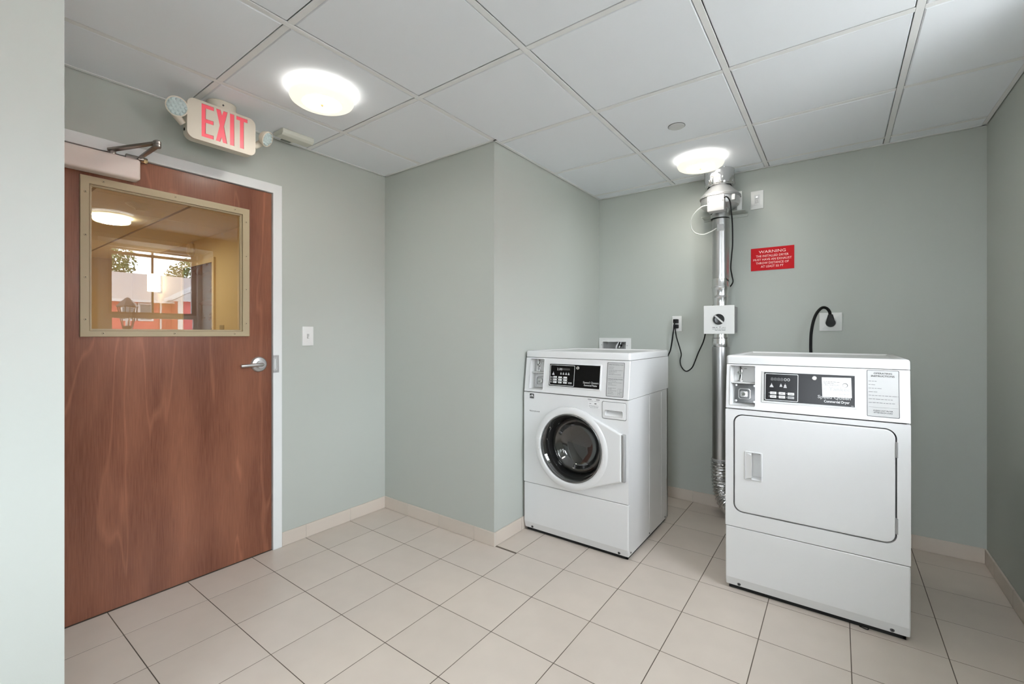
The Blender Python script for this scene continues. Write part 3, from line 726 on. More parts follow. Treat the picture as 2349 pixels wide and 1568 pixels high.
wc = thing('appliance_cord', 'black power cord dropping from the wall outlet behind the washer', 'cord', (-0.97, YB, 1.3))
WMp = lambda *p: [tuple(Vector(q)-Vector((-0.97, YB, 1.3))) for q in p]
B().tube(WMp((-0.976, 3.370, 1.322), (-0.976, 3.362, 1.295), (-0.982, 3.362, 1.255), (-0.997, 3.375, 1.17), (-1.012, 3.385, 1.105), (-1.030, 3.385, 1.06), (-1.036, 3.38, 1.01), (-1.04, 3.37, 0.93), (-1.06, 3.34, 0.75), (-1.10, 3.28, 0.5)), 0.005, 8, 6).build('cable', M_rubber, wc)
B().box(-0.018, 0.0145, -0.044, -0.006, 0.007, 0.036, 0.004).build('plug', M_black, wc)
dc = thing('power_cord', 'thick black dryer power cord with angled plug in the square outlet', 'cord', (-0.04, YB, 1.3))
B().lathe([(0, 0.008), (0.024, 0.010), (0.026, 0.03), (0.024, 0.048), (0, 0.050)], (0.003, 0, -0.006), (0, -1, 0), 28).build('plug', M_black, dc)
b = B(); pts = [(-0.020, 0.005), (0.026, -0.002), (0.014, 0.046), (-0.010, 0.046)]
b.plate(pts, (), PM, 0.012, 0.046, bev=0.006); b.build('plug_neck', M_black, dc, smooth=40)
B().tube([(0.001, -0.03, 0.040), (-0.004, -0.034, 0.066), (-0.020, -0.045, 0.086), (-0.042, -0.058, 0.086), (-0.066, -0.075, 0.055), (-0.083, -0.09, 0.005), (-0.094, -0.10, -0.07), (-0.096, -0.11, -0.15), (-0.094, -0.12, -0.22), (-0.09, -0.16, -0.40), (-0.08, -0.25, -0.6)], 0.0085, 12, 8).build('cable', M_rubber, dc)

# ------------------------------------------------------------------ washer and dryer
TILT = 0.13
Z1, ZT = 0.867, 1.079
FMp = lambda u, v, w: Vector((u, -w, v))
CM = lambda u, v, w: Vector((u, TILT*(v-Z1)-w, v))

def machine(root, W, D, kind):
    wz = M_white
    # cabinet shell
    b = B()
    b.box(0.003, 0.012, 0.010, D, 0.022, Z1-0.001).box(W-0.012, W-0.003, 0.010, D, 0.022, Z1-0.001).box(0.003, W-0.003, D-0.012, D, 0.022, Z1-0.001)
    for y in (0.335, 0.555): b.box(W-0.004, W-0.0015, y, y+0.010, 0.03, Z1-0.012, 0.001, 1)
    b.build('cabinet', wz, root, smooth=0)
    # lower panel with sloping kick
    b = B().prism_x([(0.0, 0.060), (0.0, 0.300), (0.002, 0.3025), (0.022, 0.3025), (0.022, 0.023), (0.010, 0.021)], 0.0, W)
    for f in b.bm.faces: f.normal_update()
    es = [e for e in b.bm.edges if len(e.link_faces) == 2 and abs(e.link_faces[0].normal.dot(e.link_faces[1].normal)) < 0.2 and (abs(e.verts[0].co.x-e.verts[1].co.x) < 1e-6) and min(v.co.y for v in e.verts) < 0.015]
    bmesh.ops.bevel(b.bm, geom=es, offset=0.006, segments=3, affect='EDGES', profile=0.5)
    lp = b.build('lower_panel', wz, root, smooth=0)
    for x in (0.058, W-0.056):
        B().lathe([(0, 0), (0.0075, 0), (0.0075, 0.003), (0.005, 0.0045), (0, 0.0045)], (x, 0.0085, 0.032), (0, -1, 0.25), 16).lathe([(0, 0.0047), (0.003, 0.0047)], (x, 0.0085, 0.032), (0, -1, 0.25), 6, m=1).build('screw', [M_screw, M_dark], lp)
    for y in (0.02+0.02, 0.335, 0.63 if D > 0.66 else 0.6):
        B().lathe([(0, 0), (0.005, 0), (0.004, 0.003), (0, 0.003)], (W-0.003, y, 0.036), (1, 0, 0), 12).build('screw', M_screw, root)
    for x in (0.05, W-0.05):
        for y in (0.06, D-0.06): B().cyl((x, y, 0.0), (x, y, 0.03), 0.022, seg=16).build('foot', M_black, root)
    B().box(0.01, W-0.01, 0.03, D-0.01, 0.018, 0.024).build('base_pan', M_dark, root, smooth=0)
    B().box(0.012, W-0.012, 0.022, 0.030, 0.0012, 0.022).box(W-0.022, W-0.014, 0.022, D-0.02, 0.0012, 0.022).build('toe_shade', M_dark, root, smooth=0)  # dark strips standing in for the shade under the cabinet
    # console
    u0, u1, v0, v1 = (0.037, 0.1375, 0.886, 1.071) if kind == 'washer' else (0.018, 0.1265, 0.885, 1.073)
    P = (0.178, 0.509, 0.915, 1.0445) if kind == 'washer' else (0.162, 0.4955, 0.9175, 1.047)
    Q = (0.5505, 0.6505, 0.8805, 1.067) if kind == 'washer' else (0.535, 0.638, 0.886, 1.075)
    b = B().plate(rr(0.0, W, Z1+0.002, ZT, 0.003, 2), [rr(u0, u1, v0, v1, 0.006, 3)], CM, -0.01, 0.0, bev=0.003)
    b.prism_x([(0.010, Z1+0.002), (0.0375, ZT), (D, ZT), (D, Z1+0.002)], 0.0, 0.008).prism_x([(0.010, Z1+0.002), (0.0375, ZT), (D, ZT), (D, Z1+0.002)], W-0.008, W)
    b.box(0.008, W-0.008, D-0.01, D, Z1+0.002, ZT)
    con = b.build('console', wz, root, smooth=0)
    # coin recess with shelf
    vs = v0+0.102 if kind == 'washer' else v0+0.105
    b = B().sink(u0, u1, v0, v1, CM, -0.009, -0.050, sl=(0.010, 0.002, 0.006, 0.004))
    b.box(u0+0.004, u1-0.001, 0.012+TILT*(vs-Z1), 0.055+TILT*(vs-Z1), vs-0.003, vs+0.003, 0.002)
    cr = b.build('coin_recess', mat('recess_white', S(205, 205, 204), 0.35), root, smooth=0)
    cw = -0.0485
    b = B(); cx_ = u0+0.036
    b.plate([(cx_-0.006, v1-0.006), (cx_+0.005, v1-0.006), (cx_+0.010, v1-0.032), (cx_+0.004, v1-0.042), (cx_-0.008, v1-0.036)], (), CM, cw, cw+0.010, bev=0.002)
    b.ring(circ(cx_-0.004, v1-0.038, 0.009, 20), circ(cx_-0.004, v1-0.038, 0.006, 20), CM, cw, cw+0.014)
    b.plate(rr(cx_-0.006, cx_+0.006, v1-0.074, v1-0.040, 0.002, 3), (), CM, cw, cw+0.006, bev=0.001)
    b.plate(rr(cx_-0.011, cx_+0.012, v1-0.079, v1-0.072, 0.002, 3), (), CM, cw, cw+0.012, bev=0.001)
    b.build('coin_slot', M_chrome, cr)
    B().plate(rect(cx_-0.0022, cx_+0.0030, v1-0.071, v1-0.046), (), CM, cw+0.0055, cw+0.0066).plate([(cx_-0.001, v1-0.007), (cx_+0.003, v1-0.007), (cx_+0.007, v1-0.034), (cx_+0.003, v1-0.036)], (), CM, cw+0.0095, cw+0.0108).build('slot_opening', M_dark, cr, smooth=0)
    B().print_line(cx_+0.016, cx_+0.028, v1-0.018, 0.004, CM, cw+0.001).build('print', M_inklt, cr, smooth=0)
    lc = ((u0+u1)/2+0.003, (v0+vs)/2-0.001)
    pm = M_coinplate if kind == 'dryer' else mat('pale_coin_plate', S(196, 196, 196), 0.4)
    B().plate(rr(u0+0.013, u1-0.003, v0+0.008, vs-0.006, 0.004, 3), (), CM, cw, cw+0.006, bev=0.001).build('coin_plate', pm, cr)
    b = B().ring(rr(lc[0]-0.027, lc[0]+0.027, lc[1]-0.026, lc[1]+0.026, 0.011, 5), rr(lc[0]-0.023, lc[0]+0.023, lc[1]-0.022, lc[1]+0.022, 0.009, 5), CM, cw+0.005, cw+0.013, bev=0.001)
    b.plate(rr(lc[0]-0.018, lc[0]+0.016, lc[1]-0.016, lc[1]+0.014, 0.007, 5), (), CM, cw+0.005, cw+0.017, bev=0.002)
    b.build('lock_housing', M_nickel, cr)
    o = CM(lc[0]-0.004, lc[1]-0.001, cw+0.016)
    B().lathe([(0.0095, 0), (0.0095, 0.005), (0.008, 0.0065), (0, 0.0065)], o, (0, -1, TILT), 20).build('lock', M_chrome, cr)
    B().plate(rect(lc[0]-0.0048, lc[0]-0.0032, lc[1]-0.006, lc[1]+0.004), (), CM, cw+0.0222, cw+0.0232).build('keyway', M_dark, cr, smooth=0)
    for u in (u0+0.020, u1-0.010):
        for v in (v0+0.016, vs-0.014):
            B().lathe([(0, 0), (0.006, 0), (0.005, 0.003), (0, 0.0035)], CM(u, v, cw+0.006), (0, -1, TILT), 12).build('screw', M_nickel, cr)
    # control panel
    B().ring(rr(P[0]-0.009, P[1]+0.009, P[2]-0.009, P[3]+0.007, 0.005, 4), rect(P[0]-0.001, P[1]+0.001, P[2]-0.001, P[3]+0.001), CM, -0.002, 0.0035, bev=0.0015).build('panel_bezel', wz, con)
    cp = B().plate(rect(*P), (), CM, -0.001, 0.0012).build('control_panel', M_panelblk if kind == 'washer' else M_panelgry, root, smooth=0)
    In = (0.1825, 0.3475, 0.9195, 1.0395) if kind == 'washer' else (0.1655, 0.2952, 0.9215, 1.042)
    B().ring(rr(*In, 0.004, 4), rr(In[0]+0.0022, In[1]-0.0022, In[2]+0.0022, In[3]-0.0022, 0.003, 4), CM, 0.001, 0.0018).build('outline', M_whiteink, cp, smooth=0)
    ku, kv = (0.369, 1.027) if kind == 'washer' else (0.3555, 1.030)
    B().lathe([(0, 0), (0.0095, 0), (0.0095, 0.006), (0.0075, 0.008), (0.0055, 0.006), (0.0, 0.006)], CM(ku, kv, 0.001), (0, -1, TILT), 24).build('key_lock', M_chrome, cp)
    B().plate(rect(ku-0.001, ku+0.001, kv-0.004, kv+0.004), (), CM, 0.0068, 0.0074).build('keyway', M_dark, cp, smooth=0)
    dg = B()
    if kind == 'washer':
        dg.text('2.00', 0.229, 1.009, 0.0135, CM, 0.036, 'l', 0.0016, 0.01)
        dg.build('display_digits', mat('lit_digits', S(200), 0.4), cp, smooth=0)
        B().plate(rect(0.266, 0.316, 1.0105, 1.0225), (), CM, 0.001, 0.0014).build('display', mat('unlit_display', S(58), 0.3), cp, smooth=0)
    else:
        dg.text('00', 0.240, 1.0105, 0.0135, CM, 0.024, 'l', 0.0016, 0.01)
        dg.build('display_digits', M_greyink, cp, smooth=0)
        dg = B().text('8888', 0.188, 1.0105, 0.0135, CM, 0.050, 'l', 0.0016, 0.01)
        dg.build('display', mat('dim_digits', S(98), 0.4), cp, smooth=0)
    ic = B()
    for (u, n) in (((0.205, 4), (0.257, 3), (0.274, 3), (0.292, 3), (0.309, 3)) if kind == 'washer' else ((0.192, 4), (0.229, 3), (0.2455, 4))):
        ic.plate([(u-0.0015, 0.996), (u+0.0015, 0.996), (u, 0.999)], (), CM, 0.001, 0.0016)
        for k in range(n):
            hw = 0.0022+0.0018*k if u < 0.21 else 0.0032+0.0010*k
            ic.plate(rect(u-hw, u+hw, 0.9915-k*0.0037, 0.9940-k*0.0037), (), CM, 0.001, 0.0016)
    ic.build('print', M_whiteink, cp, smooth=0)
    bt = []
    if kind == 'washer':
        for r_ in range(3):
            for c_ in range(3): bt.append((0.2065+c_*0.0345-r_*0.0, 0.963-r_*0.0152, 0.024, 0.0095, M_whiteink))
        bt.append((0.3085, 0.9325, 0.024, 0.0095, M_greyink))
    else:
        for r_ in range(2):
            for c_ in range(3): bt.append((0.1865+c_*0.0345, 0.9485-r_*0.016, 0.025, 0.0115, M_greyink if (r_ == 1 and c_ == 2) else M_whiteink))
    for u, v, w_, h_, mm in bt:
        k = B().plate(rr(u, u+w_, v, v+h_, 0.0015, 3), (), CM, 0.001, 0.0022, bev=0.0005).build('button', mm, cp)
        B().print_line(u+w_*0.22, u+w_*0.78, v+h_*0.38, h_*0.38, CM, 0.0026).build('print', M_inklt, k, smooth=0)
    tx = B()
    if kind == 'washer':
        tx.text('Commercial Washer', 0.495, 0.9275, 0.0085, CM, 0.083, 'r', 0.0016, 0.012)
        tx2 = B().text('Speed Queen', 0.503, 0.942, 0.0115, CM, 0.098, 'r', 0.0016, 0.03)
        for r_ in range(3):
            tx.print_line(0.187, 0.203, 0.966-r_*0.0152, 0.004, CM, 0.0016)
        for v in (0.9595, 0.9443): tx.plate(rect(0.187, 0.304, v, v+0.0009), (), CM, 0.001, 0.0016)
    else:
        tx.text('Commercial Dryer', 0.478, 0.9290, 0.0105, CM, 0.088, 'r', 0.0016, 0.014)
        tx2 = B().text('Speed Queen', 0.482, 0.9455, 0.0130, CM, 0.115, 'r', 0.0016, 0.03)
        for r_ in range(2):
            for c_ in range(3): tx.plate(circ(0.1830+c_*0.0345, 0.955-r_*0.016, 0.0013, 8), (), CM, 0.001, 0.0016)
        tx.plate(rect(0.483, 0.492, 0.9205, 0.9215), (), CM, 0.001, 0.0016)
    tx.build('lettering', M_whiteink, cp, smooth=0); tx2.build('logo', M_greyink, cp, smooth=0)
    # instruction label
    il = B().plate(rr(*Q, 0.004, 4), (), CM, -0.001, 0.0010).build('instruction_label', M_label, root, smooth=0)
    B().ring(rr(*Q, 0.004, 4), rr(Q[0]+0.002, Q[1]-0.002, Q[2]+0.002, Q[3]-0.002, 0.003, 4), CM, 0.0008, 0.0016).build('border', M_screw, il, smooth=0)
    t1, t2 = B(), B()
    cx_ = (Q[0]+Q[1])/2
    if kind == 'dryer':
        t1.text('OPERATING', cx_, 1.0585, 0.0068, CM, 0.058, 'c', 0.0015, 0.02).text('INSTRUCTIONS', cx_, 1.0475, 0.0068, CM, 0.074, 'c', 0.0015, 0.02)
        t1.text('CLEAN LINT FILTER', cx_, 0.9085, 0.0052, CM, 0.062, 'c', 0.0015, 0.01).text('AFTER EACH LOAD', cx_, 0.9005, 0.0052, CM, 0.060, 'c', 0.0015, 0.01)
        for k, L_ in enumerate((0.026, 0.023, 0.043, 0.031, 0.093, 0.076, 0.085)): t2.print_line(0.541, 0.541+L_, 1.0285-k*0.0145, 0.0036, CM, 0.0015)
        t2.plate(rect(0.541, 0.634, 0.9240, 0.9248), (), CM, 0.0008, 0.0014)
    else:
        t1.text('OPERATING INSTRUCTIONS', cx_, 1.0525, 0.0044, CM, 0.086, 'c', 0.0015, 0.015)
        t1.text('SUPPLIES INSTRUCTIONS', cx_, 0.9735, 0.0046, CM, 0.086, 'c', 0.0015, 0.02)
        for v, L_ in ((1.040, 0.030), (1.032, 0.026), (1.023, 0.080), (1.016, 0.046), (1.008, 0.032), (1.000, 0.072), (0.9655, 0.046), (0.9565, 0.080), (0.950, 0.024), (0.943, 0.048), (0.926, 0.046), (0.9205, 0.024), (0.912, 0.050), (0.9035, 0.030), (0.895, 0.036)): t2.print_line(0.560, 0.560+L_, v, 0.0034, CM, 0.0015)
        t2.plate(rect(0.558, 0.644, 0.9875, 0.9883), (), CM, 0.0008, 0.0014)
        for (a_, b_, c_, d_) in ((0.618, 0.630, 0.9020, 0.926), (0.6315, 0.6425, 0.9075, 0.926), (0.618, 0.630, 0.8915, 0.901), (0.6315, 0.6425, 0.8915, 0.9065)): t2.ring(rect(a_, b_, c_, d_), rect(a_+0.0007, b_-0.0007, c_+0.0007, d_-0.0007), CM, 0.0008, 0.0014)
    t1.build('lettering', M_ink, il, smooth=0); t2.build('print', M_inklt, il, smooth=0)
    # top: rim and sunken sheet
    yt = TILT*(ZT-Z1)
    b = B().box(-0.001, W+0.001, yt-0.002, D+0.002, ZT+0.0025, 1.1215)
    for f in b.bm.faces: f.normal_update()
    es = [e for e in b.bm.edges if all(v.co.z > 1.1 for v in e.verts) or abs(e.verts[0].co.z-e.verts[1].co.z) > 0.01]
    bmesh.ops.bevel(b.bm, geom=es, offset=0.011, segments=4, affect='EDGES', profile=0.5)
    top = max(b.bm.faces, key=lambda f: f.calc_center_median().z+f.calc_area())
    r = bmesh.ops.inset_region(b.bm, faces=[top], thickness=0.028); r = bmesh.ops.inset_region(b.bm, faces=[top], thickness=0.010, depth=-0.006)
    b.build('top', wz, root, smooth=35)
    return con

# --- washer
WW, WDp = 0.681, 0.690
wa = thing('washing_machine', 'white front-loading coin-operated washing machine', 'washer', (-1.588, 2.295, 0))
machine(wa, WW, WDp, 'washer')
dcx, dcz, DR = 0.338, 0.5635, 0.237
b = B().plate(rr(0.0, WW, 0.3065, Z1-0.002, 0.003, 2), [circ(dcx, dcz, 0.205), rr(0.5265, 0.6695, 0.7555, 0.8525, 0.010, 5)], FMp, -0.022, 0.0, bev=0.0, bpick=lambda e: min(v.co.x for v in e.verts) < 0.004 or max(v.co.x for v in e.verts) > WW-0.004 or min(v.co.y for v in e.verts) > Z1-0.007 or max(v.co.y for v in e.verts) < 0.312)
fp = b.build('front_panel', M_white, wa, smooth=0)
# door slab: circle joined to hinge edge
hull = []
a0 = math.atan2(0.207, 0.117); a1_ = math.atan2(-0.216, 0.096)
for k in range(61):
    a = a0+(2*PI+a1_-a0)*k/60; hull.append((dcx+DR*math.cos(a), dcz+DR*math.sin(a)))
hull += [(0.650, 0.428), (0.650, 0.684)]
wd_ = B().plate(hull, [circ(dcx, dcz, 0.199)], FMp, 0.002, 0.024, bev=0.009, bpick=lambda e: (Vector((e.verts[0].co.x-dcx, e.verts[0].co.y-dcz)).length > 0.21)).build('door', M_white, wa, smooth=0)
B().lathe([(0.238, 0.0225), (0.232, 0.0262), (0.222, 0.0285), (0.212, 0.0292), (0.205, 0.0285), (0.200, 0.0260), (0.1975, 0.0205), (0.196, 0.004)], (dcx, 0, dcz), (0, -1, 0), 96).build('door_ring', M_white, wd_, smooth=60)
B().lathe([(0.1995, 0.020), (0.196, 0.026), (0.191, 0.026), (0.189, 0.020)], (dcx, 0, dcz), (0, -1, 0), 96).build('trim_ring', mat('grey_ring', S(120), 0.25, 0.7), wd_, smooth=60)
B().lathe([(0.191, 0.022), (0.186, 0.016), (0.176, 0.002), (0.166, -0.022), (0.159, -0.046), (0.152, -0.060), (0.146, -0.058), (0.138, -0.064), (0.126, -0.084), (0.108, -0.096), (0.07, -0.102), (0, -0.104)], (dcx, 0, dcz), (0, -1, 0), 96).build('glass_bowl', M_bowl, wd_, smooth=60, face=(0, -1, 0))
B().lathe([(0.204, -0.01), (0.200, -0.03), (0.176, -0.062), (0.172, -0.075), (0.186, -0.085), (0.205, -0.10)], (dcx, 0, dcz), (0, -1, 0), 64).build('gasket', M_gasketshade, wa, smooth=60)
b = B().lathe([(0.205, -0.10), (0.24, -0.11), (0.24, -0.42), (0, -0.42)], (dcx, 0, dcz), (0, -1, 0), 48)
for k in range(3):
    a = 0.6+k*2*PI/3; o = Vector((dcx+0.225*math.cos(a), 0, dcz+0.225*math.sin(a)))
    b.cyl(o+Vector((0, 0.13, 0)), o+Vector((0, 0.40, 0)), 0.035, seg=12)
b.build('drum', M_drum, wa, smooth=40)
hg = B().box(0.6515, 0.668, -0.022, 0.001, 0.428, 0.683, 0.002).build('hinge', M_hinge, wa)
b = B()
for k in range(10): b.cyl((0.662, -0.018, 0.432+k*0.025), (0.662, -0.018, 0.452+k*0.025), 0.006, seg=10)
b.build('knuckles', M_hinge, hg)
B().box(0.120, 0.142, -0.0395, -0.033, 0.535, 0.600, 0.003).build('door_grip', M_white, wd_)
# dispenser drawer with finger pocket
dd = B().plate(rr(0.529, 0.667, 0.758, 0.850, 0.009, 5), [rr(0.546, 0.650, 0.773, 0.806, 0.006, 4)], FMp, -0.018, 0.001, bev=0.003)
dd.sink(0.546, 0.650, 0.773, 0.806, FMp, -0.001, -0.026, sl=(0.006, 0.012, 0.022, 0.001))
dd = dd.build('dispenser_drawer', M_white, wa, smooth=0)
B().ring(rect(0.518, 0.676, 0.748, 0.860), rect(0.534, 0.662, 0.763, 0.845), FMp, -0.022, -0.020).build('drawer_gap', M_gasketshade, fp, smooth=0)
# energy label: globe-like emblem with star
b = B()
en = B().plate(rect(0.044, 0.074, 0.8285, 0.857), (), FMp, -0.001, 0.0006).build('energy_sticker', M_black, wa, smooth=0)
b.plate([(0.0470, 0.838), (0.050, 0.844), (0.056, 0.846), (0.063, 0.843), (0.068, 0.838), (0.071, 0.838), (0.066, 0.846), (0.0585, 0.8505), (0.052, 0.8485), (0.0465, 0.8425)], (), FMp, 0.0005, 0.001)
sp_ = [(0.0655+(0.0055 if k % 2 == 0 else 0.0024)*math.cos(PI/2+k*PI/5), 0.8485+(0.0055 if k % 2 == 0 else 0.0024)*math.sin(PI/2+k*PI/5)) for k in range(10)]
b.plate(sp_, (), FMp, 0.0005, 0.001)
b.plate(rect(0.046, 0.0725, 0.8375, 0.8385), (), FMp, 0.0005, 0.001)
b.text('energy', 0.048, 0.8405, 0.0045, FMp, 0.016, 'l', 0.0012, 0.02)
b.build('emblem', M_whiteink, en, smooth=0)
b = B().plate(rect(0.044, 0.074, 0.8275, 0.8285), (), FMp, -0.001, 0.0006)
b.text('ENERGY STAR', 0.059, 0.8305, 0.0042, FMp, 0.027, 'c', 0.0012, 0.0)
b.build('lettering', M_greyink, en, smooth=0)
b = B().plate(rect(0.043, 0.048, 0.7475, 0.7545), (), FMp, -0.001, 0.0006).plate(rect(0.1085, 0.1145, 0.7470, 0.7535), (), FMp, -0.001, 0.0006)
b.print_line(0.050, 0.106, 0.7505, 0.004, FMp).print_line(0.050, 0.106, 0.7465, 0.0035, FMp)
b.build('nameplate', M_inklt, wa, smooth=0)
b = B().plate(rect(0.441, 0.514, 0.806, 0.8575), (), FMp, -0.001, 0.0005)
cs_ = b.build('caution_sticker', mat('sticker_white', S(222), 0.4), wa, smooth=0)
b = B().plate(rect(0.441, 0.464, 0.8525, 0.857), (), FMp, 0, 0.001).plate(rect(0.492, 0.514, 0.8525, 0.857), (), FMp, 0, 0.001).plate(rect(0.482, 0.494, 0.829, 0.836), (), FMp, 0, 0.001)
for k, (p0, p1) in enumerate(((0.445, 0.475), (0.482, 0.511))): b.print_line(p0, p1, 0.845, 0.003, FMp, 0.001)
b.print_line(0.450, 0.462, 0.831, 0.005, FMp, 0.001).print_line(0.448, 0.508, 0.820, 0.003, FMp, 0.001).print_line(0.448, 0.506, 0.814, 0.003, FMp, 0.001).print_line(0.455, 0.504, 0.8085, 0.003, FMp, 0.001)
b.build('print', M_inklt, cs_, smooth=0)

# --- dryer
DW, DD = 0.671, 0.650
dr = thing('clothes_dryer', 'white coin-operated clothes dryer with a square door', 'dryer', (-0.439, 2.345, 0))
machine(dr, DW, DD, 'dryer')
hole = rr(0.0345, 0.6295, 0.3775, 0.8435, 0.040, 9)
b = B().plate(rr(0.0, DW, 0.3065, Z1-0.002, 0.003, 2), [hole], FMp, -0.022, 0.0)
dfp = b.build('front_panel', M_white, dr, smooth=0)
B().ring(rect(0.02, 0.645, 0.362, 0.858), rect(0.055, 0.61, 0.40, 0.82), FMp, -0.0245, -0.0225).build('door_gap_shade', M_gasketshade, dfp, smooth=0)  # dark sheet painting the shade in the groove around the door
b = B().plate(rr(0.0395, 0.6245, 0.3825, 0.8385, 0.036, 9), [rr(0.084, 0.154, 0.541, 0.671, 0.005, 4)], FMp, -0.020, 0.001, bev=0.004)
ddo = b.build('door', M_white, dr, smooth=0)
b = B().ring(rr(0.081, 0.157, 0.538, 0.674, 0.007, 4), rr(0.086, 0.152, 0.543, 0.669, 0.004, 4), FMp, -0.001, 0.004, bev=0.0015)
b.sink(0.112, 0.152, 0.543, 0.669, FMp, 0.002, -0.030, sl=(0.0, 0.004, 0.010, 0.010))
P0 = [(0.086, 0.543), (0.112, 0.550), (0.112, 0.662), (0.086, 0.669)]
b.poly([FMp(0.086, 0.543, 0.002), FMp(0.113, 0.555, 0.010), FMp(0.113, 0.657, 0.010), FMp(0.086, 0.669, 0.002)])
b.poly([FMp(0.113, 0.555, 0.010), FMp(0.113, 0.555, -0.028), FMp(0.113, 0.657, -0.028), FMp(0.113, 0.657, 0.010)])
b.poly([FMp(0.086, 0.543, 0.002), FMp(0.113, 0.543, 0.002), FMp(0.113, 0.555, 0.010)]); b.poly([FMp(0.086, 0.669, 0.002), FMp(0.113, 0.657, 0.010), FMp(0.113, 0.669, 0.002)])
b.build('handle', M_white, ddo, smooth=0)
for z in (0.729, 0.424):
    hg = B().box(0.6245, 0.6305, -0.0035, 0.010, z, z+0.062, 0.0015).build('hinge', M_hinge, dr)
    B().cyl((0.6295, -0.003, z), (0.6295, -0.003, z+0.062), 0.0030, seg=10).build('pin', M_hinge, hg)
# service card
cd = B().plate([(0.3815, 1.0355), (0.4835, 1.0380), (0.4860, 0.9545), (0.3840, 0.9520)], (), CM, 0.001, 0.0026).build('service_card', mat('white_card', S(232), 0.5), dr, smooth=0)
b = B()
b.print_line(0.387, 0.444, 1.0165, 0.0034, CM, 0.003).print_line(0.387, 0.424, 1.0105, 0.0034, CM, 0.003)
b.text('1-800-554-9293', 0.387, 1.0015, 0.0062, CM, 0.055, 'l', 0.003).text('Real. Benefits.', 0.482, 0.9655, 0.0050, CM, 0.038, 'r', 0.003)
b.build('lettering', M_inklt, cd, smooth=0)
b = B().text('Yankee', 0.482, 0.9800, 0.0170, CM, 0.077, 'r', 0.003, 0.02)
for k in range(3): b.plate(rect(0.387, 0.401-0.0015*abs(k-1), 0.9805+k*0.0045, 0.9828+k*0.0045), (), CM, 0.0025, 0.003)
b.plate(rect(0.3865, 0.389, 0.982, 0.9905), (), CM, 0.0025, 0.003)
b.build('logo', mat('pale_logo_print', S(190), 0.5), cd, smooth=0)
B().ring(circ(0.4635, 1.0060, 0.0095, 28), circ(0.4625, 1.0050, 0.0072, 28), CM, 0.0025, 0.0032).build('ring_mark', M_inklt, cd, smooth=0)

# small black wire clip peeping out under the dryer
wc_ = thing('wire_clip', 'tiny bent black wire clip on the floor under the dryer front', 'clip', (0.085, 2.362, 0.0))
B().tube([(-0.013, 0.0, 0.0022), (0.010, -0.008, 0.0022), (0.016, -0.004, 0.0022), (0.014, 0.006, 0.0022), (0.006, 0.014, 0.0022)], 0.002, 6, 5).build('wire', M_black, wc_)

# ------------------------------------------------------------------ window in the right wall and the place outside
wi = thing('window_1', 'white double-hung window deep in the right wall', 'window', (XR+0.365, 0, 0), kind='structure')
WMx = lambda u, v, w: Vector((w, u, v))
B().ring(rect(*WIN), rect(1.265, 2.080, 1.09, 2.165), WMx, -0.03, 0.06).build('frame', M_frame, wi, smooth=0)
B().ring(rect(1.265, 2.080, 1.40, 2.165), rect(1.305, 2.032, 1.468, 2.148), WMx, 0.02, 0.05).box(0.025, 0.045, 1.648, 1.667, 1.46, 2.15).build('upper_sash', mat('sash_grey', S(170, 172, 176), 0.5), wi, smooth=0)
B().ring(rect(1.265, 2.080, 1.09, 1.446), rect(1.300, 2.038, 1.125, 1.402), WMx, -0.015, 0.018).build('lower_sash', M_frame, wi, smooth=0)
B().box(0.033, 0.037, 1.305, 2.032, 1.468, 2.148).build('pane', M_winglass, wi, smooth=0)
B().box(0.0, 0.004, 1.300, 2.038, 1.125, 1.402).build('pane', M_winglass, wi, smooth=0)
B().box(-0.39, -0.03, 1.10, 2.1195, 1.036, 1.064, 0.004).build('sill', M_frame, wi, smooth=0)
bl = thing('window_blind', 'raised white window blind gathered at the top of the window', 'blind', (XR+0.30, 1.67, 2.092))
B().box(-0.015, 0.012, -0.40, 0.40, -0.016, 0.014, 0.003).build('bottom_rail', mat('blind_beige', S(215, 208, 196), 0.6), bl)
for y in (-0.25, 0.25): B().cyl((0, y, 0.0), (0, y, 0.09), 0.0012, seg=6).build('cord', M_wplastic, bl)

w2 = thing('fill_window_2', 'unseen white window added behind the viewer for fill light', 'window', (0, YF-0.10, 0), kind='structure')  # added out of view, lets in fill daylight from behind
W2M = lambda u, v, w: Vector((u, -w, v))
B().plate(rect(*FILLWIN2), [rect(-0.44, -0.05, 1.21, 2.07), rect(0.0, 0.39, 1.21, 2.07)], W2M, -0.04, 0.05).build('frame', M_frame, w2, smooth=0)
for a_, b_ in ((-0.44, -0.05), (0.0, 0.39)): B().box(a_, b_, -0.002, 0.002, 1.21, 2.07).build('pane', M_winglass, w2, smooth=0)
w3 = thing('fill_window_3', 'unseen white window added in the right wall for fill light', 'window', (XR+0.30, 0, 0), kind='structure')  # added out of view for more daylight on the left walls
B().plate(rect(*FILLWIN3), [rect(-0.64, -0.27, 1.16, 2.07), rect(-0.21, 0.16, 1.16, 2.07)], WMx, -0.04, 0.05).build('frame', M_frame, w3, smooth=0)
for a_, b_ in ((-0.64, -0.27), (-0.21, 0.16)): B().box(-0.002, 0.002, a_, b_, 1.16, 2.07).build('pane', M_winglass, w3, smooth=0)
gr = B().box(1.105, 70, -40, 60, -0.7, -0.5).box(-40, 1.105, -40, YF-0.2, -0.7, -0.5).build('ground', mat('pale_bounce_paving', S(212, 209, 202), 0.9, mottle=0.08, mscale=2), smooth=0); tag(gr, 'pale ground outside the windows, toned to bounce light indoors', 'ground', kind='structure')  # ground made pale to reflect daylight up to the ceiling
ho = thing('house', 'red-sided house with grey roof seen reflected in the door glass', 'house', (25, 8, 0))
HM = lambda u, v, w: Vector((-w, u-8, v))
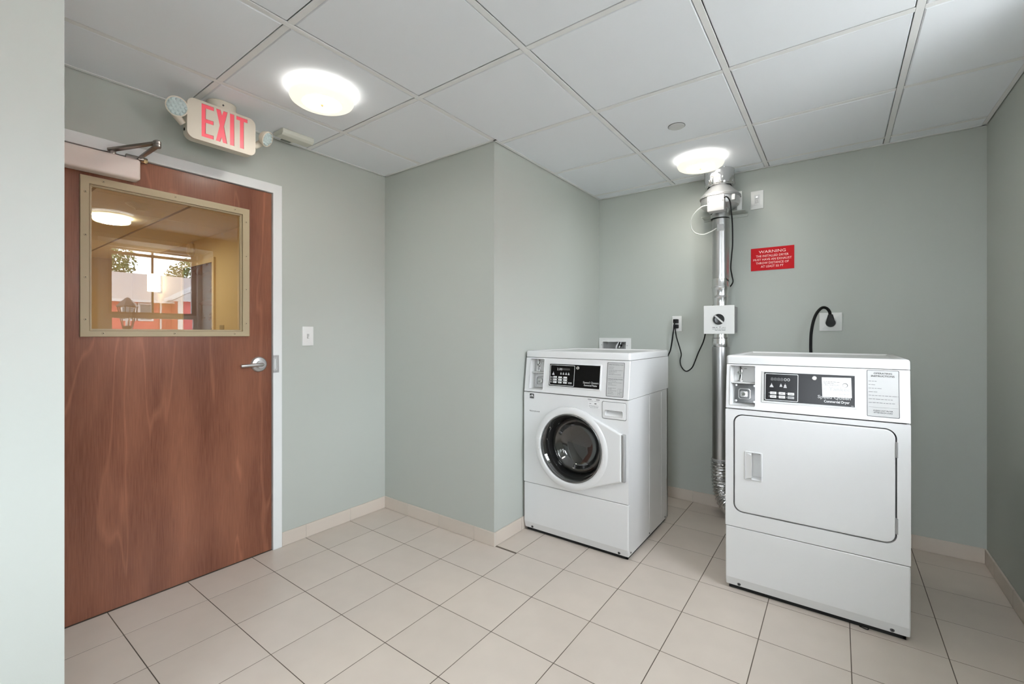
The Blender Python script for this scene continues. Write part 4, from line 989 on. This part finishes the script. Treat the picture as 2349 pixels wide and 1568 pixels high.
B().plate(rect(-6, 22, -0.5, 3.0), [rect(6.78, 7.85, 2.0, 2.86)], HM, -8, 0).build('wall', M_siding, ho, smooth=0)
B().prism_x([(0, 0), (0, 0), (0, 0)], 0, 0)
b = B()
for y0, y1 in ((-15, 14),):
    b.poly([(-0.5, y0, 3.0), (-0.5, y1, 3.0), (3.4, y1, 4.85), (3.4, y0, 4.85)]); b.poly([(8.5, y0, 3.0), (8.5, y1, 3.0), (3.4, y1, 4.85), (3.4, y0, 4.85)]); b.poly([(-0.5, y0, 3.0), (-0.5, y1, 3.0), (8.5, y1, 3.0), (8.5, y0, 3.0)])
b.build('roof', M_roof, ho, smooth=0)
B().box(-0.56, -0.44, -15, 14, 2.93, 3.07).build('gutter', M_trimw, ho, smooth=0)
for u0 in (6.62, 7.36):
    w_ = B().ring(rect(u0, u0+0.68, 1.95, 2.92), rect(u0+0.10, u0+0.58, 2.03, 2.83), HM, -0.05, 0.06).build('window', M_trimw, ho, smooth=0)
    B().box(-0.02, 0.02, u0-8+0.1, u0-8+0.58, 2.03, 2.83).build('pane', M_winfar, w_, smooth=0)
b = B().plate([(8.85, -0.5), (8.85, 3.05), (16.5, 3.05), (16.5, -0.5)], (), HM, 0.0, 1.0); b.build('gable_wall', M_siding, ho, smooth=0)
B().plate([(8.55, 3.05), (12.6, 5.6), (16.8, 3.05)], (), HM, 0.0, 1.25).build('gable_end', M_trimw, ho, smooth=0)
B().plate([(8.45, 3.05), (8.45, 3.17), (12.6, 5.78), (17.0, 3.17), (17.0, 3.05), (12.6, 5.62)], (), HM, 0.0, 1.5).build('gable_trim', M_trimw, ho, smooth=0)
B().box(-1.06, -0.94, 0.85, 1.08, -0.5, 3.05).build('corner_board', M_trimw, ho, smooth=0)
B().cyl((-0.1, 0.35, -0.5), (-0.1, 0.35, 2.95), 0.05, seg=10).build('downspout', M_trimw, ho)

def tree(label, x, y, h, r, n, seed):
    rnd = random.Random(seed)
    t = thing('tree', label, 'tree', (x, y, -0.5))
    B().tube([(0, 0, 0), (0.1, 0.05, h*0.4), (0, 0, h*0.85)], lambda q: 0.28*(1-q*0.7), 8, 5).build('trunk', M_bark, t)
    b = B()
    for k in range(n):
        a, c_ = rnd.uniform(0, 2*PI), rnd.uniform(-1, 1); q = r*rnd.uniform(0.35, 1)**0.5
        s_ = math.sqrt(1-c_*c_); o = Vector((math.cos(a)*s_*q, math.sin(a)*s_*q, h*0.72+c_*q*0.9))
        u1 = Vector((rnd.uniform(-1, 1), rnd.uniform(-1, 1), rnd.uniform(-1, 1))).normalized(); u2 = u1.orthogonal().normalized()
        z_ = rnd.uniform(0.06, 0.15); b.poly([o-u1*z_, o+u2*z_*0.6, o+u1*z_, o-u2*z_*0.6])
    f = b.build('foliage', M_leaf, t, smooth=0, norm=False); f['kind'] = 'stuff'
tree('tall leafy tree behind the red house, left in the reflection', 34, 7.0, 9.0, 2.5, 5000, 3)
tree('bushy leafy tree behind the red house, right in the reflection', 36, 14.0, 8.0, 2.4, 5000, 5)
la = thing('post_lantern', 'black carriage lantern on a post outside the window', 'lantern', (3.0, 1.89, -0.5))
B().cyl((0, 0, 0), (0, 0, 1.82), 0.035, 0.03, 12).build('post', M_iron, la)
B().lathe([(0, 1.80), (0.05, 1.80), (0.065, 1.83), (0.065, 1.845), (0, 1.845)], seg=6).build('base', M_iron, la)
for k in range(6):
    a = k*PI/3; B().cyl((0.06*math.cos(a), 0.06*math.sin(a), 1.84), (0.115*math.cos(a), 0.115*math.sin(a), 2.12), 0.006, seg=6).build('bar', M_iron, la)
B().lathe([(0, 2.26), (0.03, 2.24), (0.13, 2.13), (0.13, 2.115), (0, 2.115)], seg=6).build('roof', M_iron, la)
for k in range(3): B().cyl((0.02*math.cos(k*2.1), 0.02*math.sin(k*2.1), 1.84), (0.02*math.cos(k*2.1), 0.02*math.sin(k*2.1), 2.0), 0.009, seg=8).build('candle', M_wplastic, la)

# ------------------------------------------------------------------ corridor beyond the door
def struct(o, label, cat): return tag(o, label, cat, kind='structure')
KX0, KX1, KY0, KY1 = -8.67, -2.745, -0.45, 2.05
struct(B().box(KX0-0.1, KX1, KY0-0.1, KY1+0.1, -0.1, 0.0).build('floor_corridor', M_corrfloor, smooth=0), 'brown carpet of the corridor beyond the door', 'floor')
kc = struct(B().box(KX0-0.1, KX1, KY0-0.1, KY1+0.1, CEIL, CEIL+0.1).build('ceiling_corridor', M_corrceil, smooth=0), 'warm lit corridor ceiling seen through the door glass', 'ceiling')
for y in (1.47, 0.852, 0.234): B().box(KX0, KX1, y-0.010, y+0.010, CEIL-0.003, CEIL+0.001).build('rail', mat('corridor_rail', S(160, 130, 90), 0.6), kc, smooth=0)
for x in (-4.04, -4.65, -5.26, -6.48, -7.09): B().box(x-0.006, x+0.006, KY0, KY1, CEIL-0.0015, CEIL+0.001).build('rail', M_corrceil, kc, smooth=0)
struct(B().box(KX0-0.1, KX0, KY0-0.1, KY1+0.1, 0, CEIL).build('wall_corridor_end', M_corr, smooth=0), 'tan end wall of the corridor', 'wall')
struct(B().box(KX0, KX1, KY1, KY1+0.1, 0, CEIL).build('wall_corridor_far', M_corr, smooth=0), 'tan corridor wall holding the sconce and brown door', 'wall')
struct(B().box(KX0, KX1, KY0-0.1, KY0, 0, CEIL).build('wall_corridor_near', M_corr, smooth=0), 'tan corridor wall out of view', 'wall')
d2_ = thing('door_2', 'dark brown corridor door in a pale tan frame, seen through the door glass', 'door', (-6.10, KY1, 0), kind='structure')
B().ring(rect(-0.50, 0.50, -0.02, 2.085), rect(-0.445, 0.445, -0.01, 2.035), PM, 0.001, 0.02).build('frame', M_trimtan, d2_, smooth=0)
B().plate(rect(-0.445, 0.445, 0.01, 2.035), (), PM, 0.001, 0.006).build('leaf', M_woodfar, d2_, smooth=0)
ceiling_lamp('lit warm round lamp on the corridor ceiling beyond the door glass', -5.55, 1.16, CEIL, 150.0, 0.80, lg)
ceiling_lamp('unseen warm round lamp added behind the door to brighten the corridor', -3.4, 0.60, CEIL, 120.0, 0.80, lg)  # added lamp, hidden by the door, brightens the corridor
ceiling_lamp('unseen warm round lamp added at the far end to brighten the corridor', -7.7, 0.50, CEIL, 120.0, 0.80, lg)  # another hidden lamp added to raise the corridor light
scn = thing('wall_sconce', 'lit white half-cylinder sconce on the corridor wall', 'lamp', (-7.40, KY1, 1.915))
B().lathe([(0, -0.115), (0.075, -0.115), (0.075, 0.115), (0, 0.115)], (0, -0.07, 0), (0, 0, 1), 28).build('shade', mat('lit_sconce', S(255, 250, 235), 0.4, emit=(1, 0.86, 0.6), estr=5.0), scn)
B().box(-0.06, 0.06, -0.02, 0.0, -0.13, 0.13, 0.003).build('back_plate', M_nickel, scn)
hs = thing('alarm_horn', 'round white alarm horn high on the corridor wall', 'alarm', (-6.28, KY1, 2.245))
B().lathe([(0, 0.0), (0.085, 0.0), (0.085, 0.02), (0.065, 0.045), (0, 0.05)], (0, 0, 0), (0, -1, 0), 28).build('body', mat('alarm_cream', S(235, 215, 175), 0.4), hs)
cs2 = thing('corridor_switch', 'pale switch plate on the corridor wall right of the dark door', 'switch', (-5.43, KY1, 1.27))
wall_plate(B(), PM, -0.055, 0.055, -0.055, 0.055).build('plate', mat('plate_grey', S(170, 150, 115), 0.4), cs2)
sd = thing('corridor_detector', 'small cone-shaped detector on the corridor ceiling', 'detector', (-4.85, 1.20, CEIL))
B().lathe([(0, 0.0), (0.10, 0.0), (0.08, -0.015), (0.035, -0.035), (0.03, -0.05), (0, -0.05)], seg=24).build('body', mat('detector_white', S(235, 220, 185), 0.4), sd)
